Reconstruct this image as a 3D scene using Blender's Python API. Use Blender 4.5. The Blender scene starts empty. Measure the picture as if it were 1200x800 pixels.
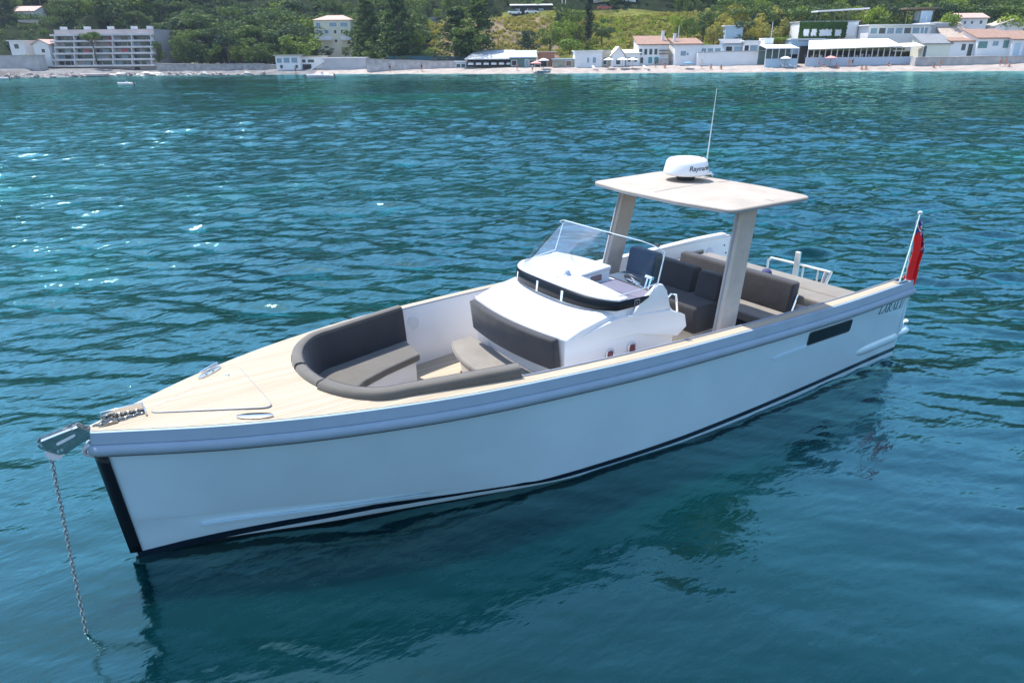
import bpy, bmesh, math, random
import numpy as np
from mathutils import Vector, Matrix
random.seed(7); rng = np.random.default_rng(7)
sc = bpy.context.scene
COL = sc.collection
R = math.radians

# ------------------------------------------------------------------ camera
# world: x runs aft along the motorboat (bow at x=0), y to its starboard (away from the viewer), z up, water at 0
CAM = Vector((-0.124, -6.740, 4.597))
YAW, PITCH, ROLL = R(34.547), R(22.488), R(-0.544)
FPX = 819.5                                  # focal length in pixels of a 1200 px wide picture
fw = Vector((math.sin(YAW)*math.cos(PITCH), math.cos(YAW)*math.cos(PITCH), -math.sin(PITCH)))
rt0 = Vector((math.cos(YAW), -math.sin(YAW), 0)); up0 = rt0.cross(fw)
rt = rt0*math.cos(ROLL) + up0*math.sin(ROLL); up = up0*math.cos(ROLL) - rt0*math.sin(ROLL)
cd = bpy.data.cameras.new('camera'); cam = bpy.data.objects.new('camera', cd); COL.objects.link(cam)
cd.sensor_width = 36; cd.lens = FPX/1200*36; cd.clip_start = .1; cd.clip_end = 6000
m = Matrix((rt, up, -fw)).transposed().to_4x4(); m.translation = CAM; cam.matrix_world = m
sc.camera = cam

# ------------------------------------------------------------------ sky and sun
SUN = Vector((-0.09, 0.46, 1.0)).normalized()
wd = bpy.data.worlds.new('World'); sc.world = wd; wd.use_nodes = True
nt = wd.node_tree; sky = nt.nodes.new('ShaderNodeTexSky'); sky.sky_type = 'NISHITA'; sky.sun_disc = False
sky.sun_elevation = math.asin(SUN.z); sky.sun_rotation = math.atan2(SUN.x, SUN.y)
sky.altitude = 0; sky.air_density = 1.0; sky.dust_density = 0.6; sky.ozone_density = 2.2
nt.links.new(sky.outputs[0], nt.nodes['Background'].inputs[0]); nt.nodes['Background'].inputs[1].default_value = 0.15
sl = bpy.data.lights.new('sun', 'SUN'); so = bpy.data.objects.new('sun', sl); COL.objects.link(so)
sl.energy = 3.5; sl.angle = R(0.53); sl.color = (1, .955, .88)
so.rotation_euler = SUN.to_track_quat('Z', 'Y').to_euler()
sc.view_settings.view_transform = 'Standard'; sc.view_settings.look = 'None'
HAZE = 0.0002
sc.view_settings.exposure = 1.12; sc.view_settings.gamma = 1
sc.render.engine = 'CYCLES'; sc.cycles.use_denoising = True
sc.cycles.max_bounces = 8; sc.cycles.transparent_max_bounces = 16; sc.cycles.caustics_reflective = False; sc.cycles.caustics_refractive = False
sc.cycles.volume_bounces = 0

# ------------------------------------------------------------------ materials
MATS = {}
def mat(name, col, rough=.5, metal=0., var=0., vscale=8., bump=0., bscale=40., spec=None, rand=0., emit=None, coat=0, detail=4):
    if name in MATS: return MATS[name]
    m = bpy.data.materials.new(name); m.use_nodes = True; t = m.node_tree; L = t.links.new
    b = t.nodes['Principled BSDF']; b.inputs['Roughness'].default_value = rough; b.inputs['Metallic'].default_value = metal
    b.inputs['Base Color'].default_value = (*col, 1)
    if spec is not None: b.inputs['Specular IOR Level'].default_value = spec
    if coat: b.inputs['Coat Weight'].default_value = coat; b.inputs['Coat Roughness'].default_value = .05
    tc = t.nodes.new('ShaderNodeTexCoord')
    if var or rand:
        n = t.nodes.new('ShaderNodeTexNoise'); n.inputs['Scale'].default_value = vscale; n.inputs['Detail'].default_value = detail
        L(tc.outputs['Object'], n.inputs['Vector'])
        mr = t.nodes.new('ShaderNodeMapRange'); mr.inputs[1].default_value = .3; mr.inputs[2].default_value = .7
        mr.inputs[3].default_value = 1-var; mr.inputs[4].default_value = 1+var; L(n.outputs['Fac'], mr.inputs[0])
        val = mr.outputs[0]
        if rand:
            oi = t.nodes.new('ShaderNodeObjectInfo'); m2 = t.nodes.new('ShaderNodeMapRange')
            m2.inputs[3].default_value = 1-rand; m2.inputs[4].default_value = 1+rand; L(oi.outputs['Random'], m2.inputs[0])
            mm = t.nodes.new('ShaderNodeMath'); mm.operation = 'MULTIPLY'; L(val, mm.inputs[0]); L(m2.outputs[0], mm.inputs[1]); val = mm.outputs[0]
        vm = t.nodes.new('ShaderNodeVectorMath'); vm.operation = 'SCALE'; vm.inputs[0].default_value = col; L(val, vm.inputs['Scale'])
        L(vm.outputs[0], b.inputs['Base Color'])
    if bump:
        n2 = t.nodes.new('ShaderNodeTexNoise'); n2.inputs['Scale'].default_value = bscale; n2.inputs['Detail'].default_value = 5
        L(tc.outputs['Object'], n2.inputs['Vector'])
        bp = t.nodes.new('ShaderNodeBump'); bp.inputs['Strength'].default_value = bump; bp.inputs['Distance'].default_value = .01
        L(n2.outputs['Fac'], bp.inputs['Height']); L(bp.outputs[0], b.inputs['Normal'])
    MATS[name] = m; return m

def teak_mat():
    m = bpy.data.materials.new('teak'); m.use_nodes = True; t = m.node_tree; L = t.links.new; b = t.nodes['Principled BSDF']
    tc = t.nodes.new('ShaderNodeTexCoord'); sp = t.nodes.new('ShaderNodeSeparateXYZ'); L(tc.outputs['Object'], sp.inputs[0])
    mu = t.nodes.new('ShaderNodeMath'); mu.operation = 'DIVIDE'; mu.inputs[1].default_value = .055; L(sp.outputs['Y'], mu.inputs[0])
    fr = t.nodes.new('ShaderNodeMath'); fr.operation = 'FRACT'; L(mu.outputs[0], fr.inputs[0])
    lt = t.nodes.new('ShaderNodeMath'); lt.operation = 'LESS_THAN'; lt.inputs[1].default_value = .08; L(fr.outputs[0], lt.inputs[0])
    fl = t.nodes.new('ShaderNodeMath'); fl.operation = 'FLOOR'; L(mu.outputs[0], fl.inputs[0])
    wn = t.nodes.new('ShaderNodeTexWhiteNoise'); wn.noise_dimensions = '1D'; L(fl.outputs[0], wn.inputs['W'])
    mp = t.nodes.new('ShaderNodeMapping'); mp.inputs['Scale'].default_value = (2.5, 60, 20); L(tc.outputs['Object'], mp.inputs[0])
    nz = t.nodes.new('ShaderNodeTexNoise'); nz.inputs['Scale'].default_value = 1; nz.inputs['Detail'].default_value = 5; L(mp.outputs[0], nz.inputs['Vector'])
    ad = t.nodes.new('ShaderNodeMath'); ad.operation = 'MULTIPLY_ADD'; ad.inputs[1].default_value = .35; L(wn.outputs['Value'], ad.inputs[0]); L(nz.outputs['Fac'], ad.inputs[2])
    cr = t.nodes.new('ShaderNodeValToRGB'); cr.color_ramp.elements[0].position = .35; cr.color_ramp.elements[1].position = .9
    cr.color_ramp.elements[0].color = (.34, .28, .205, 1); cr.color_ramp.elements[1].color = (.46, .385, .285, 1); L(ad.outputs[0], cr.inputs[0])
    mx = t.nodes.new('ShaderNodeMix'); mx.data_type = 'RGBA'; mx.inputs['B'].default_value = (.19, .155, .12, 1)
    L(lt.outputs[0], mx.inputs['Factor']); L(cr.outputs[0], mx.inputs['A']); L(mx.outputs['Result'], b.inputs['Base Color'])
    b.inputs['Roughness'].default_value = .7
    return m

def fabric_mat(name, col, wr=.012):
    m = bpy.data.materials.new(name); m.use_nodes = True; t = m.node_tree; L = t.links.new; b = t.nodes['Principled BSDF']
    tc = t.nodes.new('ShaderNodeTexCoord')
    n = t.nodes.new('ShaderNodeTexNoise'); n.inputs['Scale'].default_value = 260; n.inputs['Detail'].default_value = 2; L(tc.outputs['Object'], n.inputs[0])
    n2 = t.nodes.new('ShaderNodeTexNoise'); n2.inputs['Scale'].default_value = 3.5; n2.inputs['Detail'].default_value = 3; L(tc.outputs['Object'], n2.inputs[0])
    a = t.nodes.new('ShaderNodeMath'); a.operation = 'ADD'; L(n.outputs['Fac'], a.inputs[0]); L(n2.outputs['Fac'], a.inputs[1])
    mr = t.nodes.new('ShaderNodeMapRange'); mr.inputs[1].default_value = .6; mr.inputs[2].default_value = 1.4; mr.inputs[3].default_value = .82; mr.inputs[4].default_value = 1.18; L(a.outputs[0], mr.inputs[0])
    vm = t.nodes.new('ShaderNodeVectorMath'); vm.operation = 'SCALE'; vm.inputs[0].default_value = col; L(mr.outputs[0], vm.inputs['Scale']); L(vm.outputs[0], b.inputs['Base Color'])
    b.inputs['Roughness'].default_value = .85; b.inputs['Sheen Weight'].default_value = .25; b.inputs['Specular IOR Level'].default_value = .25
    n3 = t.nodes.new('ShaderNodeTexNoise'); n3.inputs['Scale'].default_value = 7; n3.inputs['Detail'].default_value = 3; L(tc.outputs['Object'], n3.inputs[0])
    bp = t.nodes.new('ShaderNodeBump'); bp.inputs['Strength'].default_value = .5; bp.inputs['Distance'].default_value = wr; L(n3.outputs['Fac'], bp.inputs['Height'])
    bp2 = t.nodes.new('ShaderNodeBump'); bp2.inputs['Strength'].default_value = .3; bp2.inputs['Distance'].default_value = .002; L(n.outputs['Fac'], bp2.inputs['Height']); L(bp.outputs[0], bp2.inputs['Normal'])
    L(bp2.outputs[0], b.inputs['Normal']); return m

def leaf_mat(name, col, rand=.3):
    m = bpy.data.materials.new(name); m.use_nodes = True; t = m.node_tree; L = t.links.new; b = t.nodes['Principled BSDF']
    oi = t.nodes.new('ShaderNodeObjectInfo'); tc = t.nodes.new('ShaderNodeTexCoord')
    n = t.nodes.new('ShaderNodeTexNoise'); n.inputs['Scale'].default_value = .7; n.inputs['Detail'].default_value = 4; L(tc.outputs['Object'], n.inputs[0])
    a = t.nodes.new('ShaderNodeMath'); a.operation = 'MULTIPLY_ADD'; a.inputs[1].default_value = .6; L(oi.outputs['Random'], a.inputs[0]); L(n.outputs['Fac'], a.inputs[2])
    cr = t.nodes.new('ShaderNodeValToRGB'); e = cr.color_ramp.elements
    e[0].position = .35; e[0].color = (col[0]*(1-rand), col[1]*(1-rand*.8), col[2]*.9, 1)
    e[1].position = 1.15 if False else 1.0; e[1].color = (col[0]*(1+rand*1.8), col[1]*(1+rand*1.1), col[2]*1.0, 1)
    L(a.outputs[0], cr.inputs[0]); L(cr.outputs[0], b.inputs['Base Color'])
    b.inputs['Roughness'].default_value = .65; b.inputs['Specular IOR Level'].default_value = .2
    tr = t.nodes.new('ShaderNodeBsdfTranslucent'); L(cr.outputs[0], tr.inputs['Color'])
    mx = t.nodes.new('ShaderNodeMixShader'); mx.inputs[0].default_value = .3
    L(b.outputs[0], mx.inputs[1]); L(tr.outputs[0], mx.inputs[2]); L(mx.outputs[0], t.nodes['Material Output'].inputs[0]); return m

def glass_mat(name, tint=(.93, .97, 1.0), refl=1.0):
    m = bpy.data.materials.new(name); m.use_nodes = True; t = m.node_tree; L = t.links.new; t.nodes.remove(t.nodes['Principled BSDF'])
    tr = t.nodes.new('ShaderNodeBsdfTransparent'); tr.inputs[0].default_value = (*tint, 1)
    gl = t.nodes.new('ShaderNodeBsdfGlossy'); gl.inputs['Roughness'].default_value = .02
    f = t.nodes.new('ShaderNodeFresnel'); f.inputs[0].default_value = 1.3
    fm = t.nodes.new('ShaderNodeMath'); fm.operation = 'MULTIPLY_ADD'; fm.inputs[1].default_value = .28; fm.inputs[2].default_value = .015; L(f.outputs[0], fm.inputs[0])
    mx = t.nodes.new('ShaderNodeMixShader'); L(fm.outputs[0], mx.inputs[0]); L(tr.outputs[0], mx.inputs[1]); L(gl.outputs[0], mx.inputs[2])
    L(mx.outputs[0], t.nodes['Material Output'].inputs[0]); return m

TEAK = teak_mat()
HULL = mat('hull_paint', (.50, .69, .77), .18, var=.04, vscale=1.5, coat=.7)
RAIL = mat('rail_grey', (.27, .37, .46), .6, var=.06, vscale=3, bump=.05, bscale=30)
GEL = mat('gelcoat', (.72, .72, .735), .28, var=.025, vscale=2.2, coat=.3)
GELG = mat('gelcoat_grey', (.62, .63, .66), .4, var=.04, vscale=4)
BLACK = mat('antifoul', (.012, .014, .018), .5, var=.2)
STRIPE = mat('boot_stripe', (.006, .016, .030), .25)
FAB = fabric_mat('charcoal_canvas', (.125, .115, .100))
FABD = fabric_mat('dark_canvas', (.045, .044, .048))
FABL = fabric_mat('taupe_canvas', (.215, .195, .168))
FABB = fabric_mat('glass_tinted_canvas', (.06, .09, .14))  # blue cast of the windshield glass painted into the starboard helm seat fabric
WRAP = fabric_mat('pale_wrap', (.50, .44, .38), .045)
CANVAS = mat('top_canvas', (.38, .335, .285), .7, var=.1, vscale=3, bump=.15, bscale=25)
STEEL = mat('steel', (.78, .76, .74), .12, 1., var=.05)
STEELD = mat('dark_steel', (.34, .33, .31), .22, 1., var=.2, vscale=30)
CHROME = mat('chrome', (.85, .85, .86), .05, 1.)
BLKGL = mat('black_glass', (.006, .009, .014), .30, spec=.18)
DARK = mat('dark_trim', (.05, .055, .065), .5)
GREYT = mat('grey_trim', (.25, .28, .33), .5)
RADOME = mat('radome', (.80, .81, .83), .35, var=.02)
INK = mat('ink', (.02, .022, .05), .4)
NAMEINK = mat('name_ink', (.03, .07, .10), .4)
GLASS = glass_mat('windshield_glass')
PERSPEX = glass_mat('rim_glass', (.82, .88, .92))

# ------------------------------------------------------------------ mesh helpers
class MB:
    def __init__(s): s.v = []; s.f = []; s.m = []
    def add(s, vs, fs, mi=0):
        o = len(s.v); s.v += [tuple(p) for p in vs]; s.f += [tuple(i+o for i in f) for f in fs]; s.m += [mi]*len(fs); return s
    def box(s, x0, x1, y0, y1, z0, z1, mi=0):
        p = [(x, y, z) for z in (z0, z1) for y in (y0, y1) for x in (x0, x1)]
        return s.hexa([p[0], p[1], p[3], p[2], p[4], p[5], p[7], p[6]], mi)
    def hexa(s, p, mi=0):   # bottom 0-3 ring, top 4-7 ring
        return s.add(p, [(3, 2, 1, 0), (4, 5, 6, 7), (0, 1, 5, 4), (1, 2, 6, 5), (2, 3, 7, 6), (3, 0, 4, 7)], mi)
    def prism(s, poly, a, b, ax='z', mi=0):
        n = len(poly)
        def P(p, h):
            return {'z': (p[0], p[1], h), 'y': (p[0], h, p[1]), 'x': (h, p[0], p[1])}[ax]
        vs = [P(p, a) for p in poly]+[P(p, b) for p in poly]
        return s.add(vs, [tuple(range(n))[::-1], tuple(range(n, 2*n))]+[(i, (i+1) % n, n+(i+1) % n, n+i) for i in range(n)], mi)
    def grid(s, rows, closed=False, mi=0, caps=False):
        n = len(rows[0]); vs = [p for r in rows for p in r]; fs = []
        for i in range(len(rows)-1):
            for j in range(n if closed else n-1):
                k = (j+1) % n; fs.append((i*n+j, i*n+k, (i+1)*n+k, (i+1)*n+j))
        if caps: fs += [tuple(range(n))[::-1], tuple(range((len(rows)-1)*n, len(rows)*n))]
        return s.add(vs, fs, mi)
    def tube(s, pts, r, n=8, mi=0, caps=True):
        pts = [Vector(p) for p in pts]; rows = []; N = len(pts); rr = r if isinstance(r, (list, tuple)) else [r]*N
        t0 = (pts[1]-pts[0]).normalized(); a = t0.cross(Vector((0, 0, 1)) if abs(t0.z) < .9 else Vector((1, 0, 0))).normalized()
        for i, p in enumerate(pts):
            t = ((pts[min(i+1, N-1)]-pts[i]).normalized()+(pts[i]-pts[max(i-1, 0)]).normalized()).normalized()
            a = (a-t*a.dot(t)).normalized(); b = t.cross(a)
            rows.append([p+a*(rr[i]*math.cos(2*math.pi*k/n))+b*(rr[i]*math.sin(2*math.pi*k/n)) for k in range(n)])
        return s.grid(rows, True, mi, caps)
    def lathe(s, prof, c, n=24, mi=0, sx=1, sy=1):
        rows = [[(c[0]+r*math.cos(2*math.pi*k/n)*sx, c[1]+r*math.sin(2*math.pi*k/n)*sy, c[2]+z) for k in range(n)] for r, z in prof]
        return s.grid(rows, True, mi, True)
    def ribbon(s, A, B, z0, z1, mi=0):  # solid between two xy polylines
        f0 = z0 if callable(z0) else (lambda x, y: z0); f1 = z1 if callable(z1) else (lambda x, y: z1)
        rows = []
        for a, b in zip(A, B): rows.append([(a[0], a[1], f0(*a)), (b[0], b[1], f0(*b)), (b[0], b[1], f1(*b)), (a[0], a[1], f1(*a))])
        return s.grid(rows, True, mi, True)
    def build(s, name, mats, parent=None, smooth=False, bevel=0, seg=2, angle=35, solid=0):
        me = bpy.data.meshes.new(name); me.from_pydata(s.v, [], s.f)
        mats = mats if isinstance(mats, (list, tuple)) else [mats]
        for x in mats: me.materials.append(x)
        if len(mats) > 1: me.polygons.foreach_set('material_index', s.m)
        bm = bmesh.new(); bm.from_mesh(me); bmesh.ops.recalc_face_normals(bm, faces=bm.faces); bm.to_mesh(me); bm.free()
        o = bpy.data.objects.new(name, me); COL.objects.link(o)
        if smooth or bevel:
            me.polygons.foreach_set('use_smooth', [True]*len(me.polygons)); me.set_sharp_from_angle(angle=R(angle))
        if bevel:
            b = o.modifiers.new('b', 'BEVEL'); b.width = bevel; b.segments = seg; b.limit_method = 'ANGLE'; b.angle_limit = R(30)
            me.set_sharp_from_angle(angle=R(180)) if seg >= 3 else None
            if seg >= 3: b.harden_normals = False
        if solid:
            d = o.modifiers.new('s', 'SOLIDIFY'); d.thickness = solid; d.offset = 0
        if parent: child(o, parent)
        return o
def child(o, parent):
    o.parent = parent
    q = parent; loc = Vector((0, 0, 0))
    M = Matrix.Identity(4); chain = []
    while q is not None: chain.append(q); q = q.parent
    for q in reversed(chain): M = M @ q.matrix_parent_inverse @ q.matrix_basis
    o.matrix_parent_inverse = M.inverted()
def tag(o, label=None, cat=None, group=None, kind=None):
    if label: o['label'] = label
    if cat: o['category'] = cat
    if group: o['group'] = group
    if kind: o['kind'] = kind
    return o
def thing(name, loc, label, cat, group=None, rz=0):
    o = bpy.data.objects.new(name, None); COL.objects.link(o); o.location = loc; o.rotation_euler = (0, 0, rz)
    o.empty_display_size = .3; return tag(o, label, cat, group)
def dup(root, loc=None, rz=None, sc_=None, label=None, group=None):
    r = root.copy(); COL.objects.link(r)
    if loc is not None: r.location = loc
    if rz is not None: r.rotation_euler = (0, 0, rz)
    if sc_ is not None: r.scale = sc_ if isinstance(sc_, (tuple, list)) else (sc_,)*3
    if label: r['label'] = label
    if group: r['group'] = group
    for ch in list(root.children):
        c = ch.copy(); COL.objects.link(c); c.parent = r
        for g in ch.children: d = g.copy(); COL.objects.link(d); d.parent = c
    return r

# ground frame of the bay: u to the right, d away from the camera
Fd = Vector((math.sin(YAW), math.cos(YAW), 0)); Rd = Vector((math.cos(YAW), -math.sin(YAW), 0)); O0 = Vector((CAM.x, CAM.y, 0))
RZ = -YAW
def G(u, d, z=0): return O0+Rd*u+Fd*d+Vector((0, 0, z))
def at(px, py, d):
    v = fw+rt*((px-600)/FPX)-up*((py-400)/FPX); t = d/(v.dot(Fd)); p = CAM+v*t
    q = p-O0; return q.dot(Rd), q.dot(Fd), p.z       # (u, d, z)

# ------------------------------------------------------------------ water
def smooth(a, b, x): t = np.clip((x-a)/(b-a), 0, 1); return t*t*(3-2*t)
def build_water():
    ang = np.concatenate([np.linspace(-180, -52, 60)[:-1], np.linspace(-52, 52, 760), np.linspace(52, 180, 60)[1:-1]])*math.pi/180
    r = np.concatenate([[.5, 1.2, 2.0], 2.6*np.exp(np.linspace(0, 1, 900)*math.log(230/2.6)), [300, 450, 800, 1500, 3500]])
    RR, AA = np.meshgrid(r, ang, indexing='ij')
    u = RR*np.sin(AA); d = RR*np.cos(AA)
    X = O0.x+u*Rd.x+d*Fd.x; Y = O0.y+u*Rd.y+d*Fd.y
    dr = np.maximum(RR*math.log(230/2.6)/900, RR*(104/760*math.pi/180)); dr = np.where(np.abs(AA) > R(52.1), RR*.04, dr)
    H = np.zeros_like(X); N = 84
    base = math.atan2(-Fd.y, -Fd.x)
    for i in range(N):
        lam = 0.17*(6.0/0.17)**((i+rng.random())/N)
        th = base+rng.normal(0, .42)+ (0.15 if lam > 1 else 0); k = 2*math.pi/lam
        slope = .033*(1.0 if lam < .5 else 1.22 if lam < 1.4 else .9)*(0.45 if lam > 2.4 else 1)
        A = slope/k*(1-smooth(.28, .5, dr/lam))
        ph = k*(X*math.cos(th)+Y*math.sin(th))+rng.random()*6.283
        # slowly wandering phase keeps crests short
        ph += 1.3*np.sin(X*(.5/lam**.6)*math.cos(th+1.57)+Y*(.5/lam**.6)*math.sin(th+1.57)+rng.random()*6.28)
        H += A*(np.sin(ph)+.18*np.cos(2*ph))
    calm = 1-.60*np.exp(-(((X-5)/7)**2+((Y+3.2)/2.6)**2))            # lee of the hull
    gust = .78+.3*np.sin(X*.11+1.2*np.sin(Y*.07))*np.sin(Y*.13+1.7)
    near = .30+.95*smooth(5.5, 24, RR)
    H *= calm*gust*near
    verts = np.stack([X, Y, H], -1).reshape(-1, 3)
    nr, na = X.shape
    i, j = np.meshgrid(np.arange(nr-1), np.arange(na), indexing='ij'); j2 = (j+1) % na
    f = np.stack([i*na+j, (i+1)*na+j, (i+1)*na+j2, i*na+j2], -1).reshape(-1, 4)
    me = bpy.data.meshes.new('water'); me.vertices.add(len(verts)); me.vertices.foreach_set('co', verts.ravel())
    me.loops.add(f.size); me.loops.foreach_set('vertex_index', f.ravel().astype(np.int32))
    me.polygons.add(len(f)); me.polygons.foreach_set('loop_start', (np.arange(len(f))*4).astype(np.int32)); me.polygons.foreach_set('loop_total', np.full(len(f), 4, np.int32))
    me.polygons.foreach_set('use_smooth', np.ones(len(f), bool)); me.update(); me.validate()
    o = bpy.data.objects.new('water', me); COL.objects.link(o); tag(o, 'rippled teal sea water of the bay', kind='structure')
    if me.polygons[0].normal.z < 0: me.flip_normals()
    mt = bpy.data.materials.new('sea'); mt.use_nodes = True; t = mt.node_tree; L = t.links.new; t.nodes.remove(t.nodes['Principled BSDF'])
    tc = t.nodes.new('ShaderNodeTexCoord')
    mp = t.nodes.new('ShaderNodeMapping'); mp.inputs['Rotation'].default_value = (0, 0, YAW); mp.inputs['Scale'].default_value = (1, 2.2, 1); L(tc.outputs['Object'], mp.inputs[0])
    def noise(s, det, src): 
        n = t.nodes.new('ShaderNodeTexNoise'); n.inputs['Scale'].default_value = s; n.inputs['Detail'].default_value = det; L(src, n.inputs['Vector']); return n
    n1 = noise(1.1, 4, mp.outputs[0]); n1.inputs['Distortion'].default_value = .4
    n2 = noise(4.0, 4, mp.outputs[0])
    b1 = t.nodes.new('ShaderNodeBump'); b1.inputs['Strength'].default_value = 1; b1.inputs['Distance'].default_value = .10; L(n1.outputs['Fac'], b1.inputs['Height'])
    b2 = t.nodes.new('ShaderNodeBump'); b2.inputs['Strength'].default_value = 1; b2.inputs['Distance'].default_value = .018; L(n2.outputs['Fac'], b2.inputs['Height']); L(b1.outputs[0], b2.inputs['Normal'])
    gp = t.nodes.new('ShaderNodeVectorMath'); gp.operation = 'DISTANCE'; gp.inputs[1].default_value = (2.5, -5, 0); L(tc.outputs['Object'], gp.inputs[0])
    for nb, lo in ((b1, .10), (b2, .35)):    # calmer in the lee around the hull
        q = t.nodes.new('ShaderNodeMapRange'); q.inputs[1].default_value = 4; q.inputs[2].default_value = 22; q.inputs[3].default_value = lo; q.inputs[4].default_value = 1; L(gp.outputs['Value'], q.inputs[0]); L(q.outputs[0], nb.inputs['Strength'])
    c1 = noise(.045, 3, tc.outputs['Object']); c1.inputs['Distortion'].default_value = 1.0
    cr = t.nodes.new('ShaderNodeValToRGB'); e = cr.color_ramp.elements
    e[0].position = .40; e[0].color = (.0002, .010, .016, 1); e[1].position = .66; e[1].color = (.0002, .080, .056, 1)
    m_ = e.new(.52); m_.color = (.0002, .0195, .020, 1)
    L(c1.outputs['Fac'], cr.inputs[0])
    df = t.nodes.new('ShaderNodeBsdfPrincipled'); df.subsurface_method = 'BURLEY'; L(cr.outputs[0], df.inputs['Base Color'])
    df.inputs['Specular IOR Level'].default_value = 0; df.inputs['Roughness'].default_value = 1; df.inputs['Subsurface Weight'].default_value = 1
    df.inputs['Subsurface Radius'].default_value = (1, 1, 1); df.inputs['Subsurface Scale'].default_value = .5
    gl = t.nodes.new('ShaderNodeBsdfGlossy'); gl.inputs['Roughness'].default_value = .085; gl.inputs['Color'].default_value = (.47, 1, 1, 1); L(b2.outputs[0], gl.inputs['Normal'])
    lw = t.nodes.new('ShaderNodeLayerWeight'); lw.inputs['Blend'].default_value = .5; L(b2.outputs[0], lw.inputs['Normal'])
    pw_ = t.nodes.new('ShaderNodeMath'); pw_.operation = 'POWER'; pw_.inputs[1].default_value = 2.4; L(lw.outputs['Facing'], pw_.inputs[0])
    fr = t.nodes.new('ShaderNodeMath'); fr.operation = 'MULTIPLY_ADD'; fr.inputs[1].default_value = .98; fr.inputs[2].default_value = .018; L(pw_.outputs[0], fr.inputs[0])
    mx = t.nodes.new('ShaderNodeMixShader'); L(fr.outputs[0], mx.inputs[0]); L(df.outputs[0], mx.inputs[1]); L(gl.outputs[0], mx.inputs[2])
    L(mx.outputs[0], t.nodes['Material Output'].inputs[0]); me.materials.append(mt)
    return o
build_water()

# ------------------------------------------------------------------ land
SHX = [(-60, 95), (0, 92), (80, 90.6), (150, 89), (230, 88.3), (300, 88), (400, 87), (600, 86.6), (800, 85.6), (1000, 84.2), (1200, 83.4), (1260, 83.2)]
def zplane(px, py, h=0):
    v = fw+rt*((px-600)/FPX)-up*((py-400)/FPX); t = (h-CAM.z)/v.z; q = CAM+v*t-O0; return q.dot(Rd), q.dot(Fd)
SH = [zplane(*p) for p in SHX]; SU = [s[0] for s in SH]; SD = [s[1] for s in SH]
def dshore(u): return np.interp(u, SU, SD)
PROF = [(-6, -1.0), (0, -.05), (1.5, .25), (4, .75), (9, 1.25), (14, 1.6), (32, 2.0), (36, 3.0), (60, 14.3), (76, 14.8), (95, 25), (150, 78), (230, 150), (420, 250), (800, 270)]  # far upper slopes, out of view, raised so the water mirrors dark hill
def ter(u, d):
    s = d-dshore(u); z = np.interp(s, [p[0] for p in PROF], [p[1] for p in PROF])
    z = z+np.where(s > 32, (np.sin(u*.11)+np.sin(u*.23+d*.1)+np.sin(d*.21+u*.05))*np.clip((s-32)/40, 0, 1)*.6, 0)
    return z
def ground_z(u, d): return float(ter(np.array(u, float), np.array(d, float)))
def land():
    us = np.concatenate([[-900, -500, -300], np.linspace(-190, 190, 240), [300, 500, 900]])
    ss = np.concatenate([np.linspace(-6, 36, 60), np.linspace(38, 100, 50), np.linspace(106, 800, 40)])
    U_, S_ = np.meshgrid(us, ss, indexing='xy'); D_ = dshore(U_)+S_
    Z = ter(U_, D_)
    Z = Z+np.where((S_ > -1) & (S_ < 14), .05*rng.standard_normal(Z.shape), 0)
    Pn = np.stack([O0.x+U_*Rd.x+D_*Fd.x, O0.y+U_*Rd.y+D_*Fd.y, Z], -1).reshape(-1, 3)
    nr, na = U_.shape; fs = [(i*na+j, i*na+j+1, (i+1)*na+j+1, (i+1)*na+j) for i in range(nr-1) for j in range(na-1)]
    me = bpy.data.meshes.new('hillside'); me.from_pydata(Pn.tolist(), [], fs); me.update()
    me.materials.append(mat('pebble_beach', (.34, .29, .26), .9, var=.22, vscale=.6, bump=.4, bscale=6, detail=8))
    me.materials.append(mat('hill_grass', (.11, .115, .03), .95, spec=.05, var=.5, vscale=.22, bump=.6, bscale=3, detail=8))
    me.materials.append(mat('forest_floor', (.016, .024, .010), .95, spec=.05, var=.5, vscale=.3, detail=8))
    me.materials.append(mat('dry_earth', (.16, .115, .07), .95, var=.4, vscale=.3, detail=8))
    mi = []
    for i in range(nr-1):
        for j in range(na-1):
            s = ss[i]; u = us[j]
            if s < 33.5: mi.append(0)
            elif s > 78 or u < -20: mi.append(2)
            elif s < 60 and (-24 < u < 0 or (-8 < u < 12)): mi.append(3)
            else: mi.append(1)
    me.materials.append(mat('shore_concrete', (.14, .14, .145), .9, var=.35, vscale=.5, detail=8))
    k = 0
    for i in range(nr-1):
        for j in range(na-1):
            if ss[i] < 33.5 and us[j] < -47: mi[k] = 4
            k += 1
    me.polygons.foreach_set('material_index', mi); me.polygons.foreach_set('use_smooth', [True]*len(mi))
    o = bpy.data.objects.new('hillside', me); COL.objects.link(o); tag(o, 'pebble beach and green hillside behind the bay', kind='structure')
land()
# ------------------------------------------------------------------ the motorboat
KN = [0, 1, 2.5, 4.5, 7, 9, 10.8]
BB = [.074, .689, 1.236, 1.569, 1.735, 1.823, 1.791]; ZZ = [1.485, 1.488, 1.466, 1.412, 1.351, 1.336, 1.314]
def herm(xs, ys, x):
    xs = np.array(xs, float); ys = np.array(ys, float); x = min(max(x, xs[0]), xs[-1]); i = int(min(max(np.searchsorted(xs, x)-1, 0), len(xs)-2))
    d = np.gradient(ys, xs); h = xs[i+1]-xs[i]; t = (x-xs[i])/h
    return float((2*t**3-3*t**2+1)*ys[i]+(t**3-2*t**2+t)*h*d[i]+(-2*t**3+3*t**2)*ys[i+1]+(t**3-t**2)*h*d[i+1])
hb = lambda x: herm(KN, BB, x)
hz = lambda x: herm(KN, ZZ, x)
WLX = [0, .7, 1.55, 2.28, 3.19, 4.13, 6.19, 8, 10.8]; WLY = [.02, .20, .52, .76, 1.06, 1.36, 1.64, 1.70, 1.70]
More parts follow.
